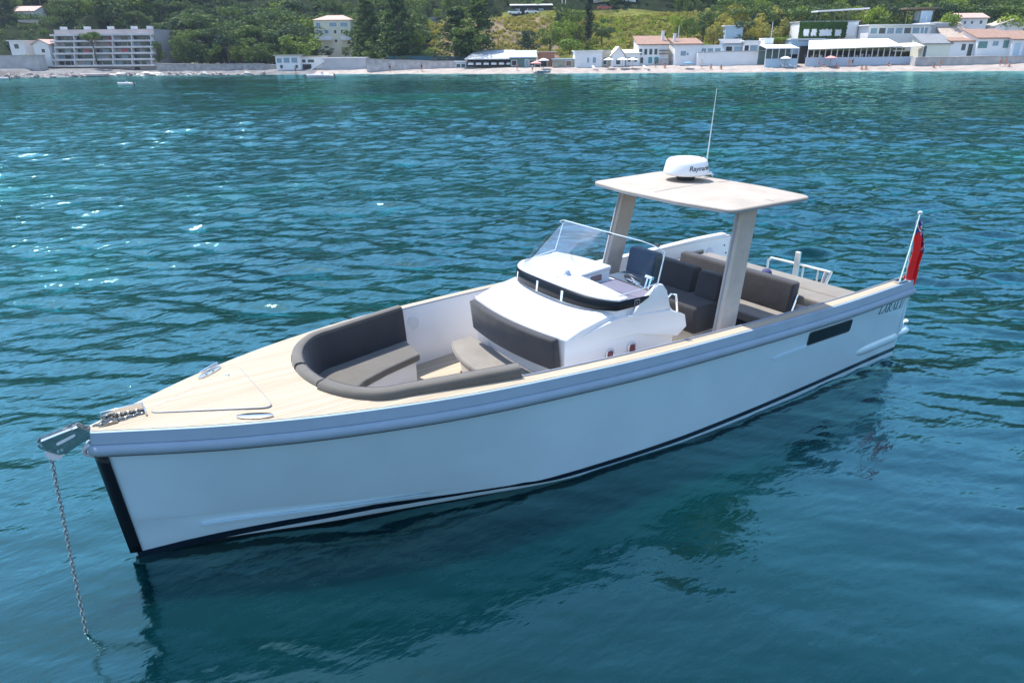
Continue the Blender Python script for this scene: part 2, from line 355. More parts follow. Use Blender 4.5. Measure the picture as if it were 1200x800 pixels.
wl = lambda x: herm(WLX, WLY, x)
CX = [0, 1, 2, 3, 4, 5, 10.8]; CZ = [.44, .41, .34, .22, .08, -.03, -.05]; CY = [.035, .44, .83, 1.10, 1.36, 1.50, 1.70]
czf = lambda x: herm(CX, CZ, x)
cyf = lambda x: herm(CX, CY, x)
LOC = Vector((5.4, 0, 0))
boat = thing('motorboat', LOC, 'long pale grey open motorboat with charcoal cushions and T-shaped roof at anchor', 'motorboat')
def xs_of(x, z):   # gently raked stem
    return x+(-.03-.09*max(0, min(1, z/1.3)))*max(0, 1-x/1.2)
def hull_y(x, z):
    zr = hz(x)-.24; cz = czf(x); cy = cyf(x); b = hb(x)-.01
    if z >= zr: return b
    if z >= cz:
        t = (z-cz)/(zr-cz); return cy+(b-cy)*(t**.92)
    t = (cz-z)/(cz+.001) if cz > .02 else 1
    if cz > .02 and z >= 0: return cy+(wl(x)-cy)*min(1, t)
    return max(.01, wl(x)*(1+.0*z)-abs(min(z, 0))*.55)
def build_hull():
    X = [0, .06, .14, .25]+[.25+.25*i for i in range(1, 43)]+[10.8]; X = sorted(set(X))
    mb = MB(); rows = []
    for x in X:
        zr = hz(x)-.235; cz = max(czf(x), .03); r = []
        lev = [hz(x)-.01, zr]+[zr+(cz-zr)*k/10 for k in range(1, 11)]
        for z in lev: r.append((xs_of(x, z), -hull_y(x, z), z))
        cy = hull_y(x, cz)
        # chine flat and bottom
        r.append((xs_of(x, cz), -(cy-.035 if cz > .06 and x > .3 else cy*.97), cz-.006))
        for k in (.5, .93): z = cz-k*cz; r.append((xs_of(x, z), -min(cy, hull_y(x, z)), z))
        r.append((xs_of(x, 0), -max(.015, wl(x)-.02), -.03)); r.append((xs_of(x, 0), -max(.012, wl(x)-.3), -.35)); r.append((xs_of(x, 0), 0, -.55))
        rows.append(r)
    n = len(rows[0])
    for sgn in (1, -1):
        mb.grid([[(p[0], p[1]*sgn, p[2]) for p in r] for r in rows])
    # black antifouling: last three rings
    mi = []
    for sgn in (0, 1):
        for i in range(len(rows)-1):
            for j in range(n-1): mi.append(1 if j >= n-4 else 0)
    mb.m = mi
    # transom
    last = [(10.8, -hull_y(10.8, .52), .52)]+[q for q in rows[-1] if q[2] < .5]; poly = last+[(p[0], -p[1], p[2]) for p in last[::-1]]
    mb.add(poly, [tuple(range(len(poly)))], 0)
    o = mb.build('hull', [HULL, BLACK], boat, smooth=True, angle=22)
    return o
hull = build_hull()
def surf_strip(name, zc, half, x0, x1, mt, off=.006, parent=hull, side=(-1, 1), n=90, zcap=None):
    mb = MB()
    for s in side:
        rows = []
        for i in range(n+1):
            x = x0+(x1-x0)*i/n; z = zc(x); hw = half(x) if callable(half) else half
            a, b_ = z-hw, z+hw
            ya, yb = hull_y(x, a), hull_y(x, b_)
            ya = hull_y(x, max(a, .002)) ; yb = hull_y(x, max(b_, .004))
            rows.append([(xs_of(x, a), s*(ya-.01), a), (xs_of(x, a), s*(ya+off), a), (xs_of(x, (a+b_)/2), s*(hull_y(x, max((a+b_)/2, .003))+off), (a+b_)/2), (xs_of(x, b_), s*(yb+off), b_), (xs_of(x, b_), s*(yb-.01), b_)])
        mb.grid(rows)
    return mb.build(name, mt, parent, smooth=True)
stz = lambda x: float(np.interp(x, [0, .6, 1.4, 2.2, 3.1, 4.1, 6, 8, 10.8], [.04, .065, .125, .15, .10, .065, .068, .10, .135]))
surf_strip('boot_stripe', stz, lambda x: float(np.interp(x, [0, .5, 2.2, 3.0, 3.6, 4.2, 10.8], [.035, .045, .04, .02, .012, .03, .035])), .02, 10.79, STRIPE)
# moulded spray rail near the bow and styling crease aft
surf_strip('spray_rail', lambda x: .30-.03*x, lambda x: .012*min(1, (x-.55)*3)*min(1, (3-x))+.002, .6, 2.7, HULL, off=.022)
for s_ in (-1, 1): surf_strip('crease', lambda x: .815, lambda x: .028*min(1, (x-7.45)*2)+.002, 7.5, 8.2, HULL, off=.02, side=(s_,))

def rail_path(n=70, x1=10.8):
    pts = []
    xs = [x1*(1-(i/n)) for i in range(n+1)]; xs = [x1*(1-(1-(1-i/n)**1.6)) if False else x1*((1-i/n)**1.5) for i in range(n+1)]
    for x in xs: pts.append((xs_of(x, 1.3), -hb(x), x))
    pts += [(p[0], -p[1], p[2]) for p in pts[::-1]]
    return pts
def sweep_rail(name, prof, mt, parent):
    P = rail_path(); mb = MB(); rows = []
    for i, (x, y, s) in enumerate(P):
        a = P[max(i-1, 0)]; b = P[min(i+1, len(P)-1)]; d = Vector((b[0]-a[0], b[1]-a[1])).normalized(); nrm = Vector((d.y, -d.x))
        # outward: away from centreline / forward at the nose
        if nrm.dot(Vector((x-6.0, y*3))) < 0: nrm = -nrm
        z = hz(s); rows.append([(x+nrm.x*o, y+nrm.y*o, z+dz) for o, dz in prof])
    mb.grid(rows, True, caps=True)
    return mb.build(name, mt, parent, smooth=True, angle=40)
sweep_rail('sheer_band', [(-.02, -.002), (.0, .0), (.012, -.008), (.03, -.118), (-.02, -.118)], RAIL, boat)
rub = sweep_rail('rub_rail', [(-.02, -.122), (.028, -.124), (.052, -.138), (.064, -.165), (.066, -.19), (.056, -.22), (.034, -.238), (-.02, -.242)], RAIL, boat)
sweep_rail('rail_seam', [(-.02, -.236), (.03, -.237), (.03, -.249), (-.02, -.25)], DARK, rub)
# stem guard and nose fairlead
mb = MB(); rows = []
for k in range(13):
    z = .09+(1.235-.09)*k/12; x = xs_of(0, z)
    w_ = .055+.035*k/12
    rows.append([(x+.068, -(hull_y(.08, z)+.012), z), (x+.0, -(hull_y(0, z)+.016), z), (x-.03, -.025, z), (x-.03, .025, z), (x+.0, hull_y(0, z)+.016, z), (x+.068, hull_y(.08, z)+.012, z)])
mb.grid(rows); mb.build('stem_guard', BLKGL, boat, smooth=True, angle=40, solid=.012)
mb = MB(); mb.tube([(-.11, -.05, 1.33), (-.17, -.045, 1.35), (-.21, -.02, 1.31), (-.21, 0, 1.26), (-.16, .0, 1.22), (-.10, 0, 1.22)], .022, 10)
mb.build('bow_eye', GELG, boat, smooth=True)

# --- deck
WX = [2.5, 3.18, 3.67, 4.5, 7, 9, 10.8]; WW = [1.05, 1.20, 1.30, 1.405, 1.575, 1.665, 1.64]
def wo(x):
    if x <= 1.8: return 0
    if x < 2.5: return 1.05*math.sqrt(max(0, 1-((2.5-x)/.7)**2))
    return herm(WX, WW, x)
dxs = [0, .1, .25, .5, .75, 1, 1.25, 1.5, 1.7, 1.8]+[1.8+.7*(1-math.cos(a*math.pi/24)) for a in range(1, 13)]+[2.7+.2*i for i in range(0, 41)]+[10.79]
dxs = sorted(set(round(x, 4) for x in dxs))
mb = MB()
for s in (-1, 1):
    rows = []
    for x in dxs:
        z = hz(x)+.003; rows.append([(xs_of(x, z), s*(wo(x)+(hb(x)-.012-wo(x))*k/4), z+.012*(1-k/4)*(1 if x < 2.2 else .3)) for k in range(5)])
    mb.grid(rows)
mb.build('teak_deck', TEAK, boat, smooth=False)
# inner liner
mb = MB()
lx = [x for x in dxs if x >= 1.8]
for s in (-1, 1):
    rows = []
    for x in lx:
        w_ = wo(x); z = hz(x)
        rows.append([(x, s*w_, z+.006), (x, s*(w_-.006), z-.02), (x+(.03 if x < 2.4 else 0), s*max(0, w_-.03), z-.35), (x+(.05 if x < 2.4 else 0), s*max(0, w_-.06), .60)])
    mb.grid(rows)
liner = mb.build('cockpit_liner', GEL, boat, smooth=True, angle=50)
for s in (-1, 1):
    pts = [(x, s*(wo(x)+.004), hz(x)+.012) for x in lx if x > 2.0]
    mb = MB(); mb.tube(pts, .011, 6); mb.build('coaming_trim', GREYT, boat, smooth=True)
for s in (-1, 1):
    mb = MB(); mb.prism([(10.72, .45), (10.80, .45), (10.80, 1.20), (10.74, hz(10.8)-.0)], s*(wo(10.8)-.07), s*(hb(10.8)-.02), 'y'); mb.build('bulwark_end', GEL if s > 0 else HULL, boat, bevel=.01)
# white cap over the aft starboard coaming
mb = MB(); xx = [6.6+.2*i for i in range(21)]
mb.ribbon([(x, wo(x)-.01) for x in xx], [(x, hb(x)-.03) for x in xx], lambda x, y: hz(x)+.004, lambda x, y: hz(x)+.035+.04*float(smooth(8.6, 10.2, x)))
mb.build('coaming_cap', GEL, boat, smooth=True, bevel=.012)
mb = MB(); mb.add([(x, s*(wo(x)-.05), .615) for x in lx if x <= 10.4 for s in (-1, 1)], [])
n_ = len([x for x in lx if x <= 10.4]); mb.f = [(2*i, 2*i+1, 2*i+3, 2*i+2) for i in range(n_-1)]; mb.m = [0]*len(mb.f)
mb.build('cockpit_sole', TEAK, boat)
# foredeck hatch: rounded triangle
def roundpoly(P, r, n=6):
    out = []
    for i, p in enumerate(P):
        p = Vector(p); a = Vector(P[i-1])-p; b = Vector(P[(i+1) % len(P)])-p; a.normalize(); b.normalize()
        ang = a.angle(b); t = r/math.tan(ang/2); t = min(t, .2)
        p0, p1 = p+a*t, p+b*t
        for k in range(n+1):
            s = k/n; out.append(tuple((p0*(1-s)**2+p*2*s*(1-s)+p1*s*s)))
    return out
hp = roundpoly([(.34, -.01), (1.33, .60), (1.36, -.60)], .07)
mb = MB(); mb.prism(hp, 1.492, 1.512); hatch = mb.build('deck_hatch', TEAK, boat, bevel=.004)
mb = MB(); mb.tube([(p[0], p[1], 1.507) for p in hp+hp[:1]], .0055, 5); mb.build('hatch_seam', GREYT, hatch, smooth=True)
mb = MB(); mb.box(1.16, 1.20, .36, .40, 1.512, 1.518); mb.build('latch', STEEL, hatch, bevel=.003)
# deck cleats: port folded flush, starboard raised
mb = MB(); mb.lathe([(0, 0), (.09, .0), (.09, .012), (.075, .016), (0, .016)], (0, 0, 0), 20, sx=1.9, sy=.55)
pl = mb.build('cleat', STEEL, boat, smooth=True, angle=30)
pl.matrix_basis = Matrix.Translation((1.16, -.66, 1.497))@Matrix.Rotation(-.55, 4, 'Z')
mb = MB(); mb.lathe([(0, 0), (.09, .0), (.09, .01), (0, .012)], (0, 0, 0), 18, sx=1.8, sy=.5)
mb.tube([(-.05, 0, .0), (-.05, 0, .055)], .012, 8); mb.tube([(.05, 0, .0), (.05, 0, .055)], .012, 8); mb.tube([(-.12, 0, .058), (0, 0, .062), (.12, 0, .058)], .013, 8)
pl = mb.build('cleat', STEEL, boat, smooth=True, angle=40)
pl.matrix_basis = Matrix.Translation((1.05, .60, 1.497))@Matrix.Rotation(.62, 4, 'Z')
# anchor channel, chain well
mb = MB(); mb.box(-.02, .34, .035, .05, 1.49, 1.60).box(.33, .345, -.06, .05, 1.49, 1.55)
mb.build('anchor_channel', STEEL, boat, bevel=.004)
# --- anchor roller arm
pp = [(-.535, 1.475), (-.50, 1.502), (-.21, 1.555), (-.115, 1.475), (.02, 1.525), (.10, 1.53), (.10, 1.49), (-.04, 1.44), (-.21, 1.39), (-.34, 1.33), (-.40, 1.335), (-.46, 1.385), (-.52, 1.44)]
mb = MB()
for y in (-.052, .044): mb.prism(pp, y, y+.008, 'y')
arm = mb.build('anchor_roller', STEELD, boat, bevel=.003)
mb = MB(); mb.prism([(-.50, 1.49), (-.21, 1.542), (-.115, 1.462), (.06, 1.512), (.06, 1.50), (-.115, 1.45), (-.21, 1.53), (-.49, 1.478)], -.05, .05, 'y')
mb.build('roller_channel', STEEL, arm)
mb = MB(); mb.prism(roundpoly([(-.40, 1.425), (-.245, 1.475), (-.24, 1.50), (-.395, 1.455)], .012), -.0555, -.0525, 'y'); mb.build('slot', mat('bright_slot', (.8, .82, .85), .3), arm)
for px, pz in ((-.505, 1.468), (-.37, 1.375), (-.40, 1.37)):
    mb = MB(); mb.tube([(px, -.054, pz), (px, -.062, pz)], .011, 10); mb.build('bolt', CHROME, arm, smooth=True, angle=40)
mb = MB(); mb.tube([(-.42, -.043, 1.365), (-.42, -.02, 1.365), (-.42, 0, 1.365), (-.42, .02, 1.365), (-.42, .043, 1.365)], [.075, .058, .045, .058, .075], 22)
mb.build('roller', GEL, arm, smooth=True, angle=50)
# --- chain (one thing): down to the water and back to the locker
def chain_mesh(path, name, step=.036, r=.0068, L_=.024, W_=.0125):
    pts = [Vector(p) for p in path]; mb = MB(); seg = []
    acc = 0; out = []
    for a, b in zip(pts, pts[1:]):
        l = (b-a).length; s = acc
        while s < l: out.append((a+(b-a)*(s/l), (b-a).normalized())); s += step
        acc = s-l
    for i, (p, t) in enumerate(out):
        side = t.cross(Vector((.3, 1, .1))).normalized(); oth = t.cross(side)
        a = side if i % 2 else oth; ring = []
        for k in range(13):
            th = 2*math.pi*k/12; ring.append(p+t*(L_*math.cos(th))+a*(W_*math.sin(th)*1.15))
        mb.tube(ring, r, 6, caps=False)
    return mb
cpath = [(-.463, -.05, 1.33), (-.50, -.40, .66), (-.552, -.83, -.10)]
cpath = [(-.463, 0, 1.32), (-.488, -.22, .93), (-.517, -.50, .48), (-.545, -.80, 0), (-.556, -.90, -.15)]
o = chain_mesh(cpath, 'c').build('anchor_chain', STEELD, None, smooth=True)
tag(o, 'steel anchor chain hanging from the bow roller straight down into the water', 'chain')
o = chain_mesh([(-.30, 0, 1.553), (-.21, 0, 1.563), (-.115, 0, 1.485), (.02, -.01, 1.53), (.12, -.02, 1.515), (.22, -.01, 1.512), (.31, 0, 1.51)], 'c').build('anchor_chain', STEELD, None, smooth=True)
tag(o, 'short run of steel chain lying along the bow fitting and teak foredeck tip', 'chain')

# --- bow lounge
def open_path():
    P = [(3.55, wo(3.55))]
    for x in (3.3, 3.05, 2.8, 2.65): P.append((x, wo(x)))
    for a in range(0, 25):
        th = math.pi/2*(1-a/12); P.append((2.5-.7*math.cos(th), 1.05*math.sin(th)))
    for x in (2.65, 2.8, 3.05, 3.3, 3.55, 3.72): P.append((x, -wo(x)))
    return P
OP = open_path()
def offs(P, d):
    out = []
    for i, p in enumerate(P):
        a = Vector(P[max(i-1, 0)]); b = Vector(P[min(i+1, len(P)-1)]); t = (b-a).normalized(); n = Vector((-t.y, t.x))
        if n.dot(Vector((3.0, 0))-Vector(p)) < 0: n = -n
        out.append((p[0]+n.x*d, p[1]+n.y*d))
    return out
def resample(P, n):
    P = [Vector(p) for p in P]; L_ = [0]
    for a, b in zip(P, P[1:]): L_.append(L_[-1]+(b-a).length)
    return [tuple(np.array([np.interp(t, L_, [p[k] for p in P]) for k in range(len(P[0]))])) for t in np.linspace(0, L_[-1], n)]
OPr = resample(OP, 80)
def split(i0, i1): return OPr[i0:i1]
iA = next(i for i, p in enumerate(OPr) if p[1] < .16); iB = next(i for i, p in enumerate(OPr) if p[1] < -.42)
# profile of the padded backrest: top slightly above the deck, sloping inner face
def pad_sweep(P, prof, name, mt, parent, cap=True, bevel=0):
    O_ = [offs(P, o) for o, z in prof]; rows = [[(O_[k][i][0], O_[k][i][1], prof[k][1]) for k in range(len(prof))] for i in range(len(P))]
    mb = MB(); mb.grid(rows, True, caps=cap); return mb.build(name, mt, parent, smooth=True, bevel=bevel, seg=3, angle=60)
prof = [(.02, 1.02), (.005, 1.49), (.012, 1.525), (.035, 1.542), (.085, 1.545), (.115, 1.53), (.128, 1.50), (.165, 1.10), (.16, 1.02)]
prof_p = [(-.01, 1.02), (-.03, 1.50), (-.022, 1.545), (.005, 1.562), (.09, 1.565), (.12, 1.55), (.13, 1.52), (.165, 1.10), (.16, 1.02)]
pad_sweep(split(0, iA), prof, 'lounge_backrest', FAB, boat)
pad_sweep(split(iA, iB), prof, 'lounge_backrest', FAB, boat)
pad_sweep(split(iB, 80), prof_p, 'lounge_backrest', FAB, boat)
for i0, i1 in ((0, iA), (iA, iB), (iB, 80)): pad_sweep(split(i0, i1), [(.12, 1.06), (.118, 1.50), (.134, 1.505), (.180, 1.08), (.175, 1.06)], 'back_panel', FABD, boat)
for i0, i1 in ((0, iA), (iA, iB), (iB, 80)):
    q_ = offs(OPr, .120)[i0:i1]; mb = MB(); mb.tube([(x, y, 1.528 if i0 < iB else 1.548) for x, y in q_], .007, 5); mb.build('piping', FABD, boat, smooth=True)
out_ = offs(OPr, .155)
inner = resample([(3.52, .60), (3.0, .44), (2.62, .28), (2.45, .14), (2.40, 0), (2.45, -.14), (2.62, -.28), (3.0, -.44), (3.52, -.60), (3.62, -.62)], 80)
for i0, i1 in ((0, iA-1), (iA, 80)):
    mb = MB(); mb.ribbon(out_[i0:i1], inner[i0:i1], .985, 1.085); mb.build('seat_cushion', FAB, boat, smooth=True, bevel=.028, seg=3, angle=60)
innb = resample([(3.47, .63), (3.0, .48), (2.66, .33), (2.50, .16), (2.46, 0), (2.50, -.16), (2.66, -.33), (3.0, -.48), (3.47, -.63), (3.58, -.65)], 80)
mb = MB(); mb.ribbon(offs(OPr, .05), innb, .60, .98); mb.build('seat_base', GEL, boat, smooth=True, bevel=.01)
# aft-facing... forward seat against the console front
ys = [-.86+.05*i for i in range(36)]
mb = MB(); mb.ribbon([(3.92+.22*(y/.9)**2, y) for y in ys], [(4.46, y) for y in ys], .915, 1.01); mb.build('seat_cushion', FABL, boat, smooth=True, bevel=.028, seg=3, angle=60)
mb = MB(); mb.ribbon([(4.02+.22*(y/.9)**2, y*.95) for y in ys], [(4.46, y*.95) for y in ys], .60, .91); mb.build('seat_base', GEL, boat, smooth=True, bevel=.01)
# chrome cup rail and speaker discs
mb = MB(); mb.lathe([(0, 0), (.035, 0), (.03, .05), (.03, .16), (.02, .17), (0, .17)], (3.93, -.12, .615), 16); mb.build('table_socket', CHROME, boat, smooth=True, angle=40)
def disc_on_wall(x, z, s, r, mt, name, parent=boat, dy=.0):
    y = s*(wo(x)-.03*((hz(x)-z)/.35)); mb = MB(); n = 26; ny = -s
    mb.prism([(x+r*math.cos(2*math.pi*k/n), z+r*math.sin(2*math.pi*k/n)) for k in range(n)], y-ny*.02, y+ny*.014, 'y')
    return mb.build(name, mt, parent, smooth=True, bevel=.004)
for s in (1, -1): disc_on_wall(3.78, 1.22, s, .095, GELG, 'speaker')
disc_on_wall(10.15, 1.10, 1, .085, mat('pale_lilac', (.6, .6, .72), .5), 'speaker')
disc_on_wall(9.2, 1.09, 1, .035, DARK, 'filler_cap')
mb = MB(); y = wo(9.75)-.03; mb.box(9.60, 9.98, y-.012, y+.02, 1.03, 1.18); p = mb.build('wall_locker', mat('locker_tan', (.40, .34, .24), .5), boat, bevel=.01)
mb = MB(); mb.box(9.63, 9.78, y-.02, y-.013, 1.06, 1.15).box(9.80, 9.95, y-.02, y-.013, 1.06, 1.15); mb.build('locker_panel', DARK, p, bevel=.004)
disc_on_wall(10.55, 1.17, 1, .016, DARK, 'filler_cap'); disc_on_wall(10.6, 1.02, 1, .016, DARK, 'filler_cap')

# --- console
CYc = -.10
def arc(x0, sag, ya, yb, n=25): return [(x0+.14*((y-CYc)/1.0)**2+.16*((y-CYc)/1.0)**6, y) for y in np.linspace(ya, yb, n)]
# lower body with sloping coach roof
n = 29; ysl = np.linspace(-1.06, .90, n); rows = []
for y in ysl:
    q = abs((y-CYc)/.96); e = max(0, (q-.86)/.14)
    xf = 4.36+.11*q*q; 
    drop = .07*e*e; pin = .03*e
    rows.append([(6.30, y, .60), (xf+.12, y, .60), (xf+.05, y, 1.20), (xf+.02+pin, y, 1.58), (xf+.05+pin, y, 1.625-drop), (xf+.09+pin, y, 1.64-drop), (4.75, y, 1.70-drop), (5.10, y, 1.765-drop*.9), (5.35, y, 1.80-drop*.5), (6.06, y, 1.80), (6.32, y, 1.50), (6.36, y, 1.35), (6.30, y, 1.25)])
mb = MB(); mb.grid(rows, True, caps=True); console = mb.build('console', GEL, boat, smooth=True, bevel=.014, seg=2, angle=20)
# the flared shoulder line down each side
for s, y0 in ((-1, -1.055), (1, .895)):
    mb = MB(); a = y0+s*.075
    mb.add([(4.72, y0, 1.56), (5.35, a, 1.66), (6.12, a, 1.60), (6.42, a, 1.50), (6.47, a, 1.33), (6.30, a-.0*s, 1.24), (5.4, y0+s*.01, 1.44), (4.62, y0, 1.42)], [tuple(range(8))])
    w = MB(); P = [(4.62, 1.40), (4.75, 1.57), (5.30, 1.70), (6.13, 1.62), (6.41, 1.50), (6.46, 1.33), (6.30, 1.23), (5.6, 1.40)]
    def yy(x, top): return y0+s*(.002+.075*float(smooth(4.65, 5.5, x))*top)
    vs = [(x, yy(x, 1 if z > 1.45 or x > 6 else .35), z) for x, z in P]; vi = [(x, y0-s*.05, z) for x, z in P]; k = len(P)
    w.add(vs+vi, [tuple(range(k)), tuple(range(k, 2*k))[::-1]]+[(i, (i+1) % k, k+(i+1) % k, k+i) for i in range(k)])
    w.build('side_fairing', GEL, console, smooth=True, bevel=.012, seg=2)
    # wing panel that carries the glass
    w = MB(); w.prism([(5.42, 1.60), (5.62, 1.80), (5.90, 1.985 if s < 0 else 1.94), (5.99, 1.975 if s < 0 else 1.93), (6.07, 1.88), (6.16, 1.62)], y0+s*.02 if s > 0 else y0-.06, y0+s*.065 if s > 0 else y0-.0, 'y')
    w.build('side_wing', GEL, console, smooth=True, bevel=.018, seg=3)
    mb = MB(); yh = y0+s*.04; mb.tube([(6.14, yh, 1.62), (6.10, yh, 1.78), (6.16, yh, 1.81), (6.25, yh, 1.79), (6.30, yh, 1.55)], .014, 8); mb.build('grab_handle', CHROME, console, smooth=True)
# dash top: black glass band below, white eyebrow on top
ya, yb = -1.10, .95
mb = MB(); A = arc(4.985, .36, ya, yb); B = [(5.62, y) if y < -.20 else (5.98, y) for _, y in A]
B = [(max(5.40, a[0]+.06) if y < -.20 else 5.98, y) for a, (_, y) in zip(A, B)]
crown = lambda y: 1.945-.055*min(1.1, ((y-CYc)/1.0)**2); mb.ribbon(A, B, 1.62, lambda x, y: crown(y)-.01); mb.build('dash_plinth', GEL, console, smooth=True, angle=40)
A2 = arc(4.972, .355, ya-.005, yb+.015, 41); B2 = [(max(5.42, a[0]+.09) if a[1] < -.20 else 6.0, a[1]) for a in A2]
mb = MB(); mb.ribbon(A2, B2, lambda x, y: crown(y)-.008, lambda x, y: crown(y)+.022+.02*float(smooth(5.0, 5.9, x))); mb.build('dash_top', GEL, console, smooth=True, bevel=.014, seg=3, angle=40)
# band: thin curved strip proud of the plinth, running back along the sides to a point
PB = [(5.93, yb+.02)]+[(5.6, yb+.018)]+arc(4.965, .36, yb, ya, 41)+[(5.50, ya-.012), (5.60, ya-.022), (5.74, ya-.026)]
PB = resample(PB, 90)
mb = MB(); rows = []
for i, (x, y) in enumerate(PB):
    zb = 1.785
    zt = crown(y)+.002
    if i > 84: zb = 1.785+(zt-1.79)*(i-84)/6
    rows.append([(x-.02*(1 if x < 5.4 else 0), y, zb), (x+.0, y, zt)])
mb.grid(rows); band = mb.build('window_band', BLKGL, console, smooth=True, solid=.012)
for f in (.175, .325, .49, .635):
    i = int(f*89); x, y = PB[i]; x2, y2 = PB[i+1]; t = Vector((x2-x, y2-y)).normalized(); nn = Vector((-t.y, t.x)); nn = nn if nn.dot(Vector((x-5.7, y-CYc))) > 0 else -nn
    c0 = Vector((x, y))+nn*.028; c1 = Vector((x, y))+nn*.012; w = .022
    mb = MB(); mb.hexa([(c0.x-t.x*w, c0.y-t.y*w, 1.775), (c0.x+t.x*w, c0.y+t.y*w, 1.775), (c0.x+t.x*w-nn.x*.02, c0.y+t.y*w-nn.y*.02, 1.775), (c0.x-t.x*w-nn.x*.02, c0.y-t.y*w-nn.y*.02, 1.775),
                        (c1.x-t.x*w, c1.y-t.y*w, crown(y)-.028), (c1.x+t.x*w, c1.y+t.y*w, crown(y)-.028), (c1.x+t.x*w-nn.x*.02, c1.y+t.y*w-nn.y*.02, crown(y)-.028), (c1.x-t.x*w-nn.x*.02, c1.y-t.y*w-nn.y*.02, crown(y)-.028)])
    mb.build('window_mark', mat('window_mark', (.8, .84, .88), .4), band, bevel=.006)
# small square emblem outline at the band's aft end
mb = MB(); ye = ya-.034
for a in ((5.50, 5.585, 1.868, 1.874), (5.50, 5.585, 1.80, 1.806), (5.50, 5.506, 1.80, 1.874), (5.579, 5.585, 1.80, 1.874), (5.535, 5.552, 1.83, 1.845)): mb.box(a[0], a[1], ye-.004, ye, a[2], a[3])
mb.build('emblem', GREYT, band)
# helm recess: dash floor, screen, wheel, throttles
mb = MB(); mb.box(5.44, 6.06, -1.06, -.22, 1.79, 1.812); mb.build('helm_dash', mat('dash_mauve', (.20, .19, .25), .35), console, bevel=.008)
mb = MB(); mb.box(5.55, 5.80, -.216, -.205, 1.835, 1.915); mb.build('chart_screen', mat('screen_bronze', (.16, .11, .10), .15), console, bevel=.006)
mb = MB(); mb.hexa([(5.98, -.98, 1.60), (5.98, -.24, 1.60), (6.10, -.24, 1.56), (6.10, -.98, 1.56), (6.02, -.98, 1.83), (6.02, -.24, 1.83), (6.08, -.24, 1.80), (6.08, -.98, 1.80)]); mb.build('instrument_panel', DARK, console, bevel=.01)
wc = Vector((6.16, -.48, 1.80)); ax = Vector((.72, 0, .69)).normalized(); u1 = Vector((0, 1, 0)); u2 = ax.cross(u1)
mb = MB(); mb.tube([wc+u1*(.17*math.cos(a*math.pi/16))+u2*(.17*math.sin(a*math.pi/16)) for a in range(33)], .014, 8, caps=False); whl = mb.build('steering_wheel', DARK, console, smooth=True)
mb = MB(); mb.tube([wc-ax*.12, wc+ax*.01], .035, 12)
for k in range(5): a = k*2*math.pi/5+.3; mb.tube([wc, wc+u1*(.165*math.cos(a))+u2*(.165*math.sin(a))], .010, 6)
mb.build('wheel_spokes', CHROME, whl, smooth=True)
for dy in (-.74, -.80):
    mb = MB(); mb.tube([(6.05, dy, 1.80), (6.08, dy, 1.88), (6.10, dy, 1.95)], .013, 8); mb.tube([(6.10, dy-.03, 1.955), (6.10, dy+.03, 1.955)], .024, 10); mb.build('throttle', CHROME, console, smooth=True)
# compass and horn button on the dash top
mb = MB(); mb.lathe([(.055, 0), (.055, .012), (.04, .02), (.035, .05), (.012, .075), (0, .078)], (5.30, -.12, 1.965), 18); mb.build('compass', mat('compass_blue', (.28, .33, .45), .25), console, smooth=True, angle=50)
mb = MB(); mb.lathe([(.032, 0), (.032, .012), (.02, .02), (0, .022)], (5.13, -.10, 1.97), 16); mb.build('vent_knob', GELG, console, smooth=True, angle=40)
# front back cushion
yb_ = np.linspace(-1.04, .70, 26)
def fcx(y): return 4.30+.11*((y-CYc)/.96)**2
mb = MB(); rows = [[(fcx(y)+.09, y, 1.20), (fcx(y)-.01, y, 1.21), (fcx(y)-.055, y, 1.60), (fcx(y)+.04, y, 1.615)] for y in yb_]
mb.grid(rows, True, caps=True); mb.build('front_backrest', FABD, console, smooth=True, bevel=.022, seg=3, angle=60)
# portholes in the console side
for px in (5.20, 5.56):
    mb = MB(); mb.prism(roundpoly([(px-.06, 1.14), (px+.06, 1.14), (px+.06, 1.30), (px-.06, 1.30)], .05), -1.085, -1.04, 'y'); f = mb.build('porthole', CHROME, console, bevel=.004)
    mb = MB(); mb.prism(roundpoly([(px-.042, 1.16), (px+.042, 1.16), (px+.042, 1.28), (px-.042, 1.28)], .035), -1.089, -1.083, 'y'); mb.build('pane', mat('porthole_red', (.16, .05, .07), .1), f)
mb = MB(); mb.box(6.302, 6.312, -.55, .35, .66, 1.70); dr = mb.build('cabin_door', BLKGL, console, bevel=.01)

# --- windshield: one bent sheet
def ws_base(t):   # t 0..1 starboard aft -> port aft
    P = [(5.90, .90, 1.985), (5.55, .90, 1.975), (5.28, .82, 1.972), (5.10, .58, 1.972), (5.03, .25, 1.972), (5.01, -.10, 1.972), (5.03, -.45, 1.972), (5.10, -.76, 1.972), (5.30, -1.02, 1.975), (5.60, -1.08, 1.985), (5.92, -1.085, 1.99)]
    return P
Pb = ws_base(0)
Pt = [(6.0, .86, 2.36), (5.86, .76, 2.42), (5.74, .60, 2.475), (5.66, .42, 2.53), (5.62, .15, 2.545), (5.61, -.12, 2.55), (5.63, -.42, 2.545), (5.68, -.70, 2.53), (5.78, -.92, 2.50), (5.88, -1.04, 2.45), (5.97, -1.12, 2.38)]
Pb = [(x, y, (crown(y)+.03)*(1-float(smooth(5.3, 5.8, x)))+z*float(smooth(5.3, 5.8, x))) for x, y, z in Pb]
b_ = resample(Pb, 60); t_ = resample(Pt, 60)
mb = MB(); mb.grid([[tuple(np.array(p)*(1-k/6)+np.array(q)*k/6+np.array([-.03*math.sin(math.pi*k/6), 0, 0])) for k in range(7)] for p, q in zip(b_, t_)])
ws = mb.build('windshield', GLASS, boat, smooth=True)
rimm = mat('glass_edge', (.75, .85, .90), .2)
